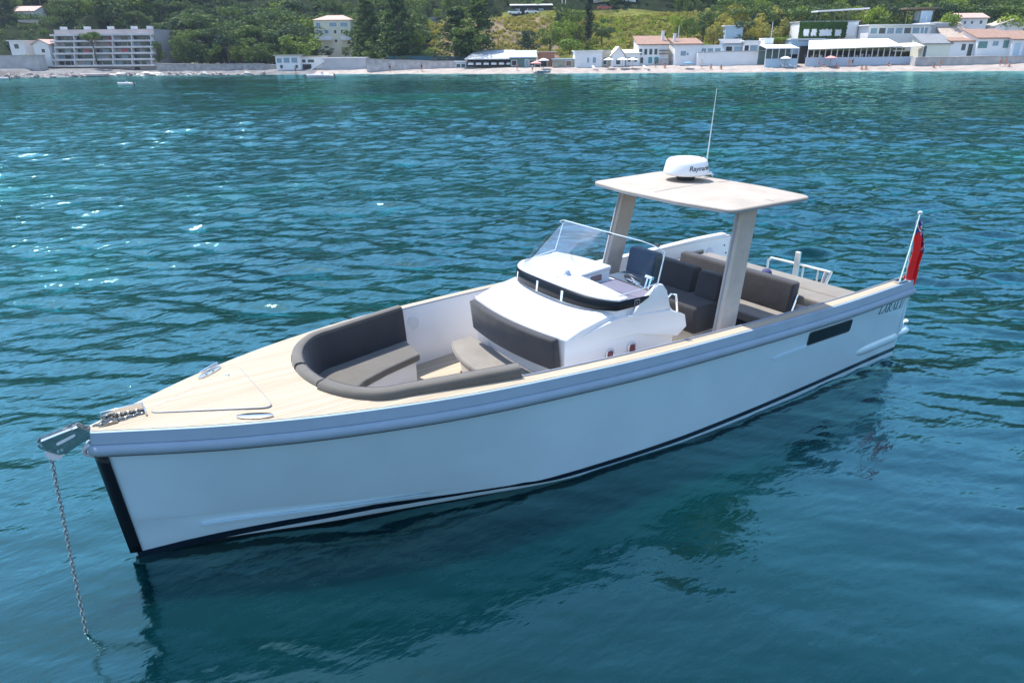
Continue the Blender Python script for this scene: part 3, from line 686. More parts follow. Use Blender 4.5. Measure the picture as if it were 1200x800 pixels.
mb = MB(); mb.tube(t_, .006, 6); mb.tube([b_[0], t_[0]], .006, 6); mb.tube([b_[-1], t_[-1]], .009, 6); mb.build('glass_rim', rimm, ws, smooth=True)
mb = MB(); mb.tube([(p[0], p[1], p[2]) for p in b_], .007, 6); mb.build('glass_seal', GELG, ws, smooth=True)
mb = MB(); mb.box(5.63, 5.65, -.50, -.44, 2.515, 2.54).box(5.63, 5.65, -.53, -.51, 2.52, 2.535); mb.build('sensor', DARK, ws)
mb = MB(); mb.box(5.90, 5.93, -1.07, -1.0, 2.44, 2.47); mb.build('sensor', DARK, ws)

# --- helm bench
mb = MB(); mb.box(6.98, 7.62, -.80, .92, .60, 1.02); mb.build('helm_bench_base', GEL, boat, bevel=.02)
mb = MB(); mb.box(6.86, 7.60, -.92, .05, 1.03, 1.42); mb.build('helm_seat', FABD, boat, smooth=True, bevel=.05, seg=4)
mb = MB(); mb.box(6.86, 7.60, .07, .95, 1.03, 1.42); mb.build('helm_seat', FABB, boat, smooth=True, bevel=.05, seg=4)
def back(y0, y1, z0, z1, x0, x1, mt, lean=.08, name='helm_backrest'):
    mb = MB(); mb.hexa([(x0, y0, z0), (x1, y0, z0), (x1, y1, z0), (x0, y1, z0), (x0+lean, y0, z1), (x1+lean-.02, y0, z1), (x1+lean-.02, y1, z1), (x0+lean, y1, z1)]); return mb.build(name, mt, boat, smooth=True, bevel=.045, seg=4)
back(.38, .95, 1.40, 1.78, 7.32, 7.52, FABB); back(-.42, .34, 1.40, 1.76, 7.28, 7.48, FABD); back(-.90, -.50, 1.40, 1.76, 7.26, 7.44, FABD)
# --- aft bench, backrest and sunpad
mb = MB(); mb.box(8.46, 9.0, -1.30, 1.30, .60, .80); mb.build('aft_bench_base', FABD, boat, bevel=.02)
mb = MB(); mb.box(8.41, 9.0, -1.30, 1.30, .78, .915); mb.build('aft_bench_cushion', FABL, boat, smooth=True, bevel=.03, seg=3)
back(-.97, 1.28, .90, 1.385, 8.88, 9.08, FABD, .06, 'aft_backrest')
mb = MB(); mb.box(9.12, 9.92, -1.48, 1.48, .60, 1.03); mb.build('sunpad_base', GEL, boat, bevel=.02)
for (x0, x1) in ((9.10, 9.48), (9.495, 9.98)):
    mb = MB(); mb.box(x0, x1, -1.50, 1.50, 1.03, 1.165); mb.build('sunpad', FABL, boat, smooth=True, bevel=.03, seg=3)
mb = MB(); mb.tube([(8.94, -.99, .94), (9.03, -1.0, 1.21)], .017, 8); mb.build('backrest_bracket', CHROME, boat, smooth=True)
# stern quarter: lower aft deck and swim platform
mb = MB(); mb.box(9.90, 10.45, -1.60, 1.60, .40, .60); mb.build('aft_deck', TEAK, boat, bevel=.01)
mb = MB(); P = roundpoly([(10.4, -1.68), (11.16, -1.66), (11.2, 1.66), (10.4, 1.68)], .12); mb.prism(P, .36, .50); plat = mb.build('swim_platform', HULL, boat, smooth=True, bevel=.03, seg=3)
for s in (-1, 1):
    mb = MB(); rows = []
    for i in range(20):
        x = 9.05+(11.15-9.05)*i/19; e = min(1, (x-9.0)*1.3); yy_ = s*(1.70+.02*min(1, (x-9)/1))
        if x > 10.75: e *= .62
        rows.append([(x, yy_+s*(.10*e)*math.cos(a)-s*.06, .36+.115*e*math.sin(a)) for a in np.linspace(0, 2*math.pi, 17)[:-1]])
    mb.grid(rows, True, caps=True); mb.build('stern_fender', RAIL if False else HULL, boat, smooth=True, angle=50)
mb = MB(); mb.lathe([(.0, 0), (.035, 0), (.035, .03), (.02, .045), (0, .05)], (11.12, -1.66, .50), 14); mb.build('stern_light', mat('white_lens', (.9, .9, .9), .2), boat, smooth=True)
# hull window
def hull_patch(name, P, mt, off, parent):
    mb = MB(); n = len(P); vs = [(x, -(hull_y(x, z)+off), z) for x, z in P]+[(x, -(hull_y(x, z)-.01), z) for x, z in P]
    mb.add(vs, [tuple(range(n))]+[(i, (i+1) % n, n+(i+1) % n, n+i) for i in range(n)]); return mb.build(name, mt, parent)
hp_ = roundpoly([(8.20, .845), (9.19, .835), (9.19, 1.025), (8.20, 1.04)], .045)
hw = hull_patch('hull_window', hp_, BLKGL, .006, hull)
mb = MB(); mb.tube([(x, -(hull_y(x, z)+.004), z) for x, z in hp_+hp_[:1]], .008, 6); mb.build('window_gasket', DARK, hw, smooth=True)
# boat name in slanted serif capitals
def strokes(ch):
    T = .19; t = .07
    S = {
     'L': [[(0, 0), (T, 0), (T, 1), (0, 1)], [(0, 0), (.62, 0), (.62, t), (0, t)], [(.56, 0), (.62, 0), (.64, .27), (.60, .27)], [(-.10, 0), (T+.1, 0), (T+.1, t), (-.10, t)], [(-.10, 1-t), (T+.1, 1-t), (T+.1, 1), (-.10, 1)]],
     'A': [[(.0, 0), (.05, 0), (.36, 1), (.31, 1)], [(.52, 0), (.68, 0), (.41, 1), (.29, 1)], [(.12, .33), (.55, .33), (.55, .33+t), (.12, .33+t)], [(-.10, 0), (.15, 0), (.15, t), (-.10, t)], [(.46, 0), (.78, 0), (.78, t), (.46, t)]],
     'R': [[(0, 0), (T, 0), (T, 1), (0, 1)], [(0, 1-t), (.42, 1-t), (.42, 1), (0, 1)], [(0, .46), (.42, .46), (.42, .46+t), (0, .46+t)], [(.40, .50), (.54, .58), (.56, .88), (.40, .97)], [(.26, .48), (.40, .48), (.70, 0), (.54, 0)], [(-.10, 0), (T+.1, 0), (T+.1, t), (-.10, t)], [(-.10, 1-t), (0, 1-t), (0, 1), (-.10, 1)], [(.54, 0), (.78, 0), (.78, t), (.54, t)]],
     'U': [[(0, .25), (T, .25), (T, 1), (0, 1)], [(0, .25), (.12, .02), (.22, .06), (T, .28)], [(.12, .0), (.5, .0), (.5, .06), (.12, .06)], [(.48, .02), (.60, .22), (.56, .28), (.46, .06)], [(.56, .22), (.61, .22), (.61, 1), (.56, 1)], [(-.10, 1-t), (T+.1, 1-t), (T+.1, 1), (-.10, 1)], [(.48, 1-t), (.72, 1-t), (.72, 1), (.48, 1)]]}
    return S[ch]
wid = {'L': .70, 'A': .78, 'R': .80, 'U': .76}
mb = MB(); x = 0; H = .13; x0 = 9.93; W_ = .142
for c in 'LARALU':
    for q in strokes(c):
        P = [(x0+(x+p[0]+.22*p[1])*W_, .925-.045*(x/4.6)+p[1]*H) for p in q]
        vs = [(a, -(hull_y(min(a, 10.79), z)+.003), z) for a, z in P]; mb.add(vs, [(0, 1, 2, 3)])
    x += wid[c]+.10
mb.build('boat_name', NAMEINK, hull, solid=.0012)
# --- T-top
for s in (-1, 1):
    mb = MB(); rows = []
    for k in range(9):
        t = k/8; z = .62+(2.74-.62)*t; xc = 7.03+.20*(z-.65)+.03; hw_ = .185-.02*t; y = s*(1.20-.12*t); th = .055
        rows.append([(xc-hw_, y-th*.4, z), (xc-hw_+.02, y-th, z), (xc+hw_-.02, y-th, z), (xc+hw_, y-th*.4, z), (xc+hw_, y+th*.4, z), (xc+hw_-.02, y+th, z), (xc-hw_+.02, y+th, z), (xc-hw_, y+th*.4, z)])
    mb.grid(rows, True, caps=True); leg = mb.build('roof_leg', WRAP, boat, smooth=True, angle=50)
    mb = MB(); mb.tube([(7.03+.2*(z-.65)-.145, s*(1.20-.12*(z-.62)/2.12), z) for z in (.65, 1.4, 2.1, 2.72)], .014, 6); mb.build('zipper', GREYT, leg, smooth=True)
    mb = MB(); mb.tube([(7.30, s*1.02, 2.73), (7.34, s*.75, 2.755)], .02, 8); mb.build('roof_bracket', CHROME, boat, smooth=True)
rp = roundpoly([(6.90, -1.30), (6.78, -.5), (6.78, .5), (6.90, 1.30), (8.44, 1.36), (8.56, .5), (8.56, -.5), (8.44, -1.36)], .16)
cx_, cy_ = 7.67, 0
mb = MB(); rows = []
for sc_, z in ((.05, 2.722), (.93, 2.722), (.985, 2.742), (1.0, 2.762), (1.0, 2.778), (.992, 2.79), (.97, 2.797), (.8, 2.812), (.5, 2.826), (.2, 2.832), (.04, 2.833)):
    rows.append([(cx_+(x-cx_)*sc_, cy_+(y-cy_)*sc_, z) for x, y in rp])
mb.grid(rows, True, caps=True); roof = mb.build('roof', CANVAS, boat, smooth=True, angle=30)
mb = MB(); mb.tube([(cx_+(x-cx_)*.994, y*.994, 2.748) for x, y in rp+rp[:1]], .008, 6); mb.build('roof_edge', GREYT, roof, smooth=True)
mb = MB(); mb.tube([(6.9, .02, 2.822), (7.6, .0, 2.836), (8.45, -.02, 2.820)], .003, 5).tube([(7.72, -1.28, 2.804), (7.74, 0, 2.835), (7.73, 1.28, 2.804)], .003, 5); mb.build('roof_seam', mat('seam', (.45, .4, .38), .8), roof, smooth=True)
# --- radar dome and aerials
RC = (7.93, .40, 2.925)
mb = MB(); mb.lathe([(.0, -.10), (.12, -.10), (.14, -.05), (.16, 0.01), (.0, .01)], RC, 24); rad = mb.build('radar', DARK, boat, smooth=True, angle=40)
mb = MB(); mb.lathe([(.2, -.012), (.30, -.010), (.325, .005), (.33, .03), (.305, .14), (.29, .185), (.262, .212), (.20, .226), (.10, .232), (0.01, .234)], RC, 40); dome = mb.build('radome', RADOME, rad, smooth=True, angle=60)
# the maker's lettering bent round the dome
cu = bpy.data.curves.new('t', 'FONT'); cu.body = 'Raymarine'; cu.size = .093; cu.shear = .18; cu.extrude = 0; cu.offset = .0016
to = bpy.data.objects.new('t', cu); COL.objects.link(to); bpy.context.view_layer.update()
tm = bpy.data.meshes.new_from_object(to); bpy.data.objects.remove(to)
L0 = math.radians(-131)
wid_ = max(v.co.x for v in tm.vertices)
for v in tm.vertices:
    a = L0+(v.co.x-wid_*.0)/.315; z = .075+v.co.y; r = .33-(z-.03)/.11*.025+.0025
    v.co = (RC[0]+r*math.cos(a), RC[1]+r*math.sin(a), RC[2]+z)
tm.materials.clear(); tm.materials.append(INK); to = bpy.data.objects.new('radar_lettering', tm); COL.objects.link(to); child(to, rad)
AB = (8.42, .46)
mb = MB(); mb.tube([(*AB, 2.82), (*AB, 2.90)], .018, 10); mb.tube([(*AB, 2.88), (AB[0]+.02, AB[1]-.01, 3.3), (AB[0]+.06, AB[1]-.02, 4.08)], [.011, .008, .004], 8); mb.build('antenna', mat('aerial_white', (.75, .75, .74), .4), boat, smooth=True)
AB = (8.36, .52)
mb = MB(); mb.tube([(*AB, 2.82), (AB[0], AB[1], 3.02)], .016, 8); mb.tube([(*AB, 3.0), (*AB, 3.07)], .032, 12); mb.tube([(*AB, 3.085), (*AB, 3.13)], .026, 12); mb.build('mast_light', mat('light_olive', (.03, .05, .045), .3), boat, smooth=True, angle=40)
mb = MB(); mb.tube([(8.42, .42, 2.86), (8.46, .38, 2.88), (8.47, .34, 2.84)], .02, 8); mb.build('aerial_bracket', CHROME, boat, smooth=True)
# --- stern rails
X_ = 10.50
def rl(P, r=.019, name='stern_rail', mt=STEEL): mb = MB(); mb.tube(P, r, 8); return mb.build(name, mt, boat, smooth=True)
SR = mat('satin_steel', (.80, .79, .76), .3, .65)
rl([(X_, .60, .80), (X_, .60, 1.12), (X_, .55, 1.18), (X_, .08, 1.19)], .02, mt=SR)
mb = MB(); mb.box(X_-.03, X_+.03, -.01, .075, .80, 1.40); mb.build('rail_post', SR, boat, bevel=.008)
rl([(X_, -.02, 1.19), (X_, -.60, 1.19)], .02, mt=SR)
for y in (-.10, -.38): rl([(X_, y, .80), (X_, y, 1.19)], .016, mt=SR)
rl([(X_-.05, -.52, .80), (X_+.02, -.60, 1.20)], .026, mt=SR); rl([(X_, -.46, .85), (X_, -.52, 1.2)], .026, mt=mat('rolled_strap', (.6, .55, .55), .8))
# cap lying on the sunpad
cp = thing('cap', (9.60, .02, 1.165), 'small blue and white cap lying on the aft sunpad', 'cap')
mb = MB(); mb.lathe([(.085, 0), (.088, .03), (.075, .07), (.045, .10), (.01, .11)], (9.60, -.02, 1.167), 18); mb.build('crown', mat('cap_blue', (.05, .06, .16), .8), cp, smooth=True)
mb = MB(); mb.prism(roundpoly([(9.51, .02), (9.69, .02), (9.67, .14), (9.53, .14)], .05), 1.168, 1.18); mb.build('visor', mat('cap_white', (.7, .72, .78), .8), cp, smooth=True)
# --- flagstaff and ensign
FB = Vector((10.46, -1.75, 1.33)); FT = Vector((10.60, -1.76, 2.36))
mb = MB(); mb.tube([FB-Vector((.03, 0, .02)), FB+(FT-FB)*.45, FT], [.016, .014, .012], 8); staff = mb.build('flagstaff', STEEL, boat, smooth=True)
mb = MB(); mb.lathe([(0, -.03), (.03, -.015), (.035, 0), (.03, .02), (0, .03)], FT, 12); mb.build('finial', GEL, staff, smooth=True)
mb = MB(); mb.box(10.36, 10.62, -1.79, -1.70, 1.33, 1.352); mb.build('staff_foot', CHROME, staff, bevel=.006)
mb = MB(); mb.tube([FB+Vector((.14, 0, .02)), FB+(FT-FB)*.5+Vector((.03, 0, 0))], .009, 6)
for t in (.12, .22, .32): p = FB+(FT-FB)*t; mb.tube([p, p+Vector((.11-.17*t, 0, 0))], .006, 6)
mb.build('staff_stay', CHROME, staff, smooth=True)
def ensign():
    nu, nv = 46, 60; rows = []; mi = []
    top = FT+Vector((.01, 0, -.10)); bot = Vector((10.60, -1.76, 1.30))
    for j in range(nv+1):
        v = j/nv; row = []
        c = top+(bot-top)*v+Vector((.05*math.sin(v*2.2), 0, 0)); wdt = .05+.17*min(1, v*2.4)-.04*max(0, v-.8)*5*.6
        for i in range(nu+1):
            s = i/nu; ph = s*5.6*math.pi+v*1.2
            row.append((c.x+.015+wdt*s+.018*math.cos(ph*1.3), c.y+.055*math.sin(ph)*(.35+.65*v)+.02*math.sin(v*7+s*9), c.z-.06*s*(1-v)-.03*s+(-.10*s if False else .05*math.sin(s*math.pi)*v*-1)))
        rows.append(row)
    mb = MB(); mb.grid(rows)
    for j in range(nv):
        for i in range(nu):
            v = (j+.5)/nv; s = (i+.5)/nu; k = 0
            if v < .40+.12*math.sin(s*8) and not (v > .22 and s < .28):        # crumpled canton with crossed stripes
                a = (s*2.1+v*3.2) % 1; b_ = (s*2.1-v*3.2) % 1; k = 1
                if a < .28 or b_ < .22: k = 2
                if a < .11 or abs(v-.26) < .025: k = 0
            mi.append(k)
    mb.m = mi
    return mb.build('ensign', [mat('flag_red', (.88, .015, .015), .75), mat('flag_blue', (.03, .04, .22), .75), mat('flag_white', (.72, .72, .78), .75)], None, smooth=True, solid=.003)
tag(ensign(), 'red ensign with blue and white corner drooping from the stern flagstaff', 'flag')
# ------------------------------------------------------------------ shore: helpers
PALE = mat('render_white', (.74, .73, .72), .8, var=.05, vscale=.8)
WHITE = mat('paint_white', (.80, .80, .80), .7, var=.04, vscale=.5)
CREAM = mat('render_cream', (.70, .66, .50), .85, var=.06, vscale=.5)
CONC = mat('concrete', (.42, .41, .40), .9, var=.2, vscale=.6, detail=8)
STONE = mat('sea_wall_stone', (.36, .34, .33), .9, var=.3, vscale=1.2, detail=8, bump=.3, bscale=4)
TERRA = mat('terracotta', (.30, .185, .14), .85, var=.25, vscale=2.5)
ROOFP = mat('pale_pink_roof', (.50, .34, .29), .85, var=.15, vscale=2)
SLATE = mat('grey_roof', (.22, .23, .25), .8, var=.15, vscale=2)
METR = mat('metal_roof', (.50, .51, .53), .5, var=.1, vscale=1)
BRICK = mat('brick', (.36, .17, .11), .9, var=.25, vscale=5)
WOODM = mat('weathered_wood', (.20, .14, .09), .8, var=.3, vscale=3)
AWN = mat('cream_awning', (.80, .78, .66), .8, var=.04)
TEAL = mat('teal_paint', (.05, .30, .32), .7, var=.1)
BLUEP = mat('pale_blue_paint', (.45, .58, .68), .7, var=.08)
WIN = mat('window_glass', (.035, .045, .06), .15)
WINB = mat('window_glass_blue', (.20, .30, .38), .2)
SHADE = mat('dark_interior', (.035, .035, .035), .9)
IVY = leaf_mat('ivy_leaf', (.045, .11, .02), .4)
PINKA = mat('pink_awning', (.60, .16, .20), .8)

class Site:
    """a frame on the land: x to the right, y away from the viewer, z up; pixel-free once placed"""
    def __init__(s, u, d, z, rz=0): s.p = G(u, d, z); s.rz = RZ+rz
def new_thing(name, u, d, z, label, cat, group=None, rz=0):
    return thing(name, G(u, d, z), label, cat, group, RZ+rz)
def part(mb, name, m, parent, **k):
    o = mb.build(name, m, None, **k); o.parent = parent; return o
def rectwin(parent, x0, x1, z0, z1, y, m=WIN, frame=WHITE, name='window', fr=.09, dy=-.06):
    mb = MB(); mb.box(x0-fr, x1+fr, y+dy, y+.02, z0-fr, z0).box(x0-fr, x1+fr, y+dy, y+.02, z1, z1+fr).box(x0-fr, x0, y+dy, y+.02, z0, z1).box(x1, x1+fr, y+dy, y+.02, z0, z1)
    f = part(mb, name, frame, parent)
    mb = MB(); mb.box(x0, x1, y-.02, y+.03, z0, z1); part(mb, 'pane', m, f); return f
_PX = [p[0] for p in SHX]
def DM(px, d): return d+float(np.interp(px, _PX, SD))-157.5   # distances are given from a shore 157.5 m away
def span(px0, px1, d):
    u0 = at(px0, 60, d)[0]; u1 = at(px1, 60, d)[0]; return u0, u1
def zat(px, py, d): return at(px, py, d)[2]

def house(px0, px1, yb, yt, d, label, cat='house', depth=7, wall=WHITE, roof='flat', rm=TERRA, wins=(), name='house', rh=1.2, over=.35, tilt=0, group=None, rz=0, door=None, chim=None):
    """box house between two picture columns, eaves at yt, base at yb; windows given as fractions (x0,x1,z0,z1,material,kind)"""
    pm = (px0+px1)/2; d = DM(pm, d); u0, u1 = span(px0, px1, d); W = u1-u0; z0 = zat(pm, yb, d); z1 = zat(pm, yt, d); H = z1-z0
    t = new_thing(name, (u0+u1)/2, d, z0, label, cat, group, rz); h = W/2
    low = -2.5
    mb = MB(); mb.box(-h, h, 0, depth, low, H); part(mb, 'wall', wall, t)
    if roof == 'flat':
        mb = MB(); mb.box(-h-over, h+over, -over, depth+over, H, H+.22); part(mb, 'roof', rm, t)
    elif roof == 'mono':    # slopes down towards the viewer
        mb = MB(); mb.hexa([(-h-over, -over, H), (h+over, -over, H), (h+over, depth+over, H+rh), (-h-over, depth+over, H+rh), (-h-over, -over, H+.2), (h+over, -over, H+.2), (h+over, depth+over, H+rh+.2), (-h-over, depth+over, H+rh+.2)]); part(mb, 'roof', rm, t)
        mb = MB(); mb.add([(-h, 0, H), (-h, depth, H), (-h, depth, H+rh), (h, 0, H), (h, depth, H), (h, depth, H+rh)], [(0, 1, 2), (3, 5, 4), (1, 4, 5, 2), (0, 3, 4, 1), (0, 2, 5, 3)]); part(mb, 'gable', wall, t)
    elif roof == 'gable':   # ridge along x
        o_ = over; mb = MB()
        for s in (0, 1):
            ya = -o_ if s == 0 else depth+o_
            P = [(-h-o_, ya, H-.1), (h+o_, ya, H-.1), (h+o_, depth/2, H+rh), (-h-o_, depth/2, H+rh)]
            mb.hexa(P+[(x, y, z+.18) for x, y, z in P])
        rf = part(mb, 'roof', rm, t)
        mb = MB(); mb.prism([(0, H), (depth, H), (depth/2, H+rh)], -h, h, 'x'); part(mb, 'gable', wall, t)
    elif roof == 'front':   # ridge runs away from the viewer: gable faces us
        mb = MB()
        for s in (-1, 1):
            P = [(s*(h+over), -over, H-.15), (s*(h+over), depth, H-.15), (0, depth, H+rh), (0, -over, H+rh)]
            mb.hexa(P+[(x, y, z+.18) for x, y, z in P])
        part(mb, 'roof', rm, t)
        mb = MB(); mb.prism([(-h, H), (h, H), (0, H+rh)], 0, depth-.5, 'y'); part(mb, 'gable', wall, t)
    elif roof == 'hip':
        mb = MB(); o_ = over; mb.add([(-h-o_, -o_, H), (h+o_, -o_, H), (h+o_, depth+o_, H), (-h-o_, depth+o_, H), (-h*.45, depth/2, H+rh), (h*.45, depth/2, H+rh)], [(0, 1, 5, 4), (1, 2, 5), (2, 3, 4, 5), (3, 0, 4), (3, 2, 1, 0)]); part(mb, 'roof', rm, t)
    for w in wins:
        x0, x1, a, b = w[:4]; m = w[4] if len(w) > 4 else WIN; fr = w[5] if len(w) > 5 else WHITE
        rectwin(t, -h+W*x0, -h+W*x1, H*a, H*b, 0, m, fr)
    if door:
        x0, x1, b = door[:3]; mb = MB(); mb.box(-h+W*x0, -h+W*x1, -.06, .05, 0, H*b); part(mb, 'door', door[3] if len(door) > 3 else WOODM, t)
    if chim:
        mb = MB(); x = -h+W*chim; mb.box(x-.3, x+.3, depth*.4, depth*.4+.6, H, H+rh+1.0).box(x-.38, x+.38, depth*.4-.08, depth*.4+.68, H+rh+1.0, H+rh+1.15); part(mb, 'chimney', wall, t)
    return t, W, H

# ------------------------------------------------------------------ left shore
D0 = 163
def apartments():
    px0, px1 = 56, 178; d = DM(115, 168); u0, u1 = span(px0, px1, d); W = u1-u0; z0 = zat(115, 85, d); z1 = zat(115, 34.5, d); H = z1-z0; n = 6; st = H/ (n+.9)
    t = new_thing('apartment_building', (u0+u1)/2, d, z0, 'long white six-storey terraced apartment block standing right above the rocks', 'apartment building'); h = W/2
    mb = MB()
    for k in range(n+1): mb.box(-h+.25*k*(k < 5), h-.12*k, 1.2+k*.55, 16, k*st-(3 if k == 0 else 0)+(0 if k else 0), (k+1)*st if k < n else H+.1)
    part(mb, 'wall', mat('apartment_wall', (.42, .38, .38), .85, var=.1, vscale=.4), t)
    for k in range(1, n+1):
        y = .2+k*.55; z = k*st
        mb = MB(); mb.box(-h-.2+.25*k*(k < 5), h+.3-.12*k, y-.9, y+1.3, z-.1, z+.06).box(-h-.2+.25*k*(k < 5), h+.3-.12*k, y-.9, y-.8, z+.06, z+.32)
        part(mb, 'balcony', mat('balcony_grey', (.62, .59, .58), .85, var=.12, vscale=.5), t)
    random.seed(3)
    for k in range(1, n):
        y = 1.2+k*.55; nb = 15
        for i in range(nb):
            x = -h+1.0+(W-2.0)*(i+.5)/nb; ww = W/nb*random.choice((.34, .42, .47)); c = random.random()
            if c < .12: continue
            mb = MB(); mb.box(x-ww, x+ww, y-.05, y+.03, k*st+.1, k*st+st*.80); part(mb, 'window', WIN if c < .8 else (WINB if c < .93 else PINKA), t)
        for i in range(0, nb+1, 3):
            x = -h+.9+(W-1.8)*i/nb; mb = MB(); mb.box(x-.08, x+.08, y-1.4, y+.05, k*st, k*st+st*.92); part(mb, 'balcony_divider', PALE, t)
    for x in (-h+2, -h+8, 1, h-6, h-2):
        mb = MB(); mb.box(x-.6, x+.6, 5, 6.2, H, H+.8); part(mb, 'roof_hut', PALE, t)
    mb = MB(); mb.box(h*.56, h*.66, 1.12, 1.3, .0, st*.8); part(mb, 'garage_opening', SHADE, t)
    for i in range(3):
        mb = MB(); mb.box(-h*.82+i*2.6, -h*.82+i*2.6+1.8, 1.12, 1.25, .25, st*.7); part(mb, 'garage_opening', WINB, t)
apartments()
W4 = lambda xs, a, b, m=WIN: [(x-.035, x+.035, a, b, m) for x in xs]
house(24, 51, 24, 13.5, 205, 'pink-roofed white villa alone among the trees high at left', 'villa', 8, PALE, 'gable', ROOFP, [(.1, .2, .25, .75), (.32, .42, .25, .75), (.55, .65, .25, .75), (.78, .88, .25, .75)], name='villa', rh=1.4)
house(30, 54, 36, 24.5, 198, 'sandy retaining wall terrace under the pink-roofed villa', 'retaining wall', 4, mat('sand_wall', (.42, .33, .26), .9, var=.2), 'flat', CONC, (), name='terrace_wall', over=.05)
house(13, 30, 62, 48.5, 176, 'small white house with one dark window behind the sea wall at far left', 'house', 6, PALE, 'flat', PALE, [(.3, .62, .35, .75)], name='house')
house(40, 58, 66, 52, 174, 'small white house touching the left end of the apartment block', 'house', 6, PALE, 'front', ROOFP, [(.5, .72, .3, .6)], name='house', rh=1.0)
house(-12, 42, 78, 66, 168, 'long low grey retaining wall above the rocks at far left', 'retaining wall', 3, CONC, 'flat', STONE, (), name='retaining_wall', over=.05)
house(174, 200, 9, -5, 228, 'pale blue-white building cut by the top edge above the left trees', 'building', 8, BLUEP, 'flat', PALE, [(.1, .3, .3, .6, WINB), (.4, .6, .3, .6, WINB), (.7, .9, .3, .6, WINB)], name='building')
t, W, H = house(371, 413.5, 63, 23.5, 186, 'cream four-storey villa with pink hipped roof standing among dark trees', 'villa', 9, CREAM, 'hip', ROOFP,
      [(.06, .18, .80, .92, WINB), (.42, .62, .80, .92, WINB), (.72, .92, .80, .92, WINB), (.53, .60, .60, .70), (.72, .81, .60, .71), (.53, .60, .34, .42), (.08, .2, .60, .7, WINB), (.28, .38, .60, .7, WINB)], name='villa', rh=1.3)
for a, b in ((-.5, -.03), (.22, .5)):
    mb = MB(); mb.box(W*a, W*b, -1.1, .02, H*.40, H*.43).box(W*a, W*b, -1.1, -1.0, H*.43, H*.52); part(mb, 'balcony', WHITE, t)
house(321.5, 350, 82.2, 65.5, 163, 'two-storey white beach house with flat beige roof and blue-grey windows', 'house', 7, WHITE, 'flat', mat('beige_roof', (.55, .48, .38), .9, var=.1), [(.05, .26, .5, .82, WINB), (.34, .58, .5, .85, WINB), (.66, .9, .5, .85, WINB), (.16, .27, .12, .35), (.8, .9, .12, .35)], name='beach_house')
t, W, H = house(350, 377, 77, 67, 165, 'white garage annex beside the two-storey beach house', 'annex', 5, WHITE, 'flat', mat('beige_roof', (.55, .48, .38)), [(.05, .25, .35, .7), (.35, .62, .35, .7)], name='annex')
mb = MB(); mb.box(-W/2+.3, -W*.02, -.06, .02, -1.0, .3); part(mb, 'garage_opening', SHADE, t)
mb = MB(); mb.hexa([(-.2, -2.6, -1.4), (W/2+1, -2.6, .9), (W/2+1, -1.4, .9), (-.2, -1.4, -1.4), (-.2, -2.6, -1.0), (W/2+1, -2.6, 1.3), (W/2+1, -1.4, 1.3), (-.2, -1.4, -1.0)]); part(mb, 'outside_stair', WHITE, t)
house(376, 427.5, 81.6, 68.6, 163, 'long blank grey-white shed wall with pale flat roof at the water', 'shed', 5, mat('shed_wall', (.50, .50, .52), .85, var=.12, vscale=.4, detail=8), 'flat', WHITE, (), name='shed', over=.15)

def wall_run(name, pts, d, yb, label, cat, m, th=.5, cren=None, name2=None):
    """free-standing wall following picture columns pts=[(px,ytop)]"""
    d = DM((pts[0][0]+pts[-1][0])/2, d); P = [(span(px, px, d)[0], zat(px, yt, d)) for px, yt in pts]; z0 = zat(pts[0][0], yb, d); um = (P[0][0]+P[-1][0])/2
    t = new_thing(name, um, d, z0, label, cat)
    mb = MB(); rows = [[(u-um, 0, -1.5), (u-um, 0, z-z0), (u-um, th, z-z0), (u-um, th, -1.5)] for u, z in P]
    mb.grid(rows, True, caps=True); part(mb, 'wall', m, t)
    mb = MB(); rows = [[(u-um, -.1, z-z0), (u-um, -.1, z-z0+.15), (u-um, th+.1, z-z0+.15), (u-um, th+.1, z-z0)] for u, z in P]
    mb.grid(rows, True, caps=True); part(mb, 'coping', CONC, t); return t
wall_run('sea_wall', [(180, 75), (240, 76), (300, 75.2), (322, 77)], 164, 84, 'long low grey stone sea wall under the dark left wood', 'sea wall', STONE)
wall_run('sea_wall', [(428, 69.5), (455, 71), (490, 71.5), (507, 72.5), (545, 72)], 163, 82, 'pale stone sea wall between the long shed and the beach restaurant', 'sea wall', mat('pale_stone', (.50, .46, .45), .9, var=.25, vscale=1, detail=8))
def fence(px0, px1, d, yb, yt, label, m, post_every=2.0):
    d = DM(px0, d); u0, u1 = span(px0, px1, d); z0 = zat(px0, yb, d); H = zat(px0, yt, d)-z0; W = u1-u0
    t = new_thing('fence', (u0+u1)/2, d, z0, label, 'fence')
    mb = MB(); mb.box(-W/2, W/2, 0, .06, -1, H); part(mb, 'panel', m, t)
    n = int(W/post_every)
    for i in range(n+1):
        x = -W/2+W*i/n; mb = MB(); mb.box(x-.06, x+.06, -.08, 0, -1, H+.12); part(mb, 'post', DARK, t)
fence(452, 508, 166, 71, 66, 'dark teal screen fence above the pale sea wall', mat('teal_screen', (.02, .09, .12), .7, var=.2))
fence(511, 545, 167, 72, 66.5, 'dark fence just left of the beach restaurant roof', mat('green_screen', (.03, .06, .07), .7, var=.2))

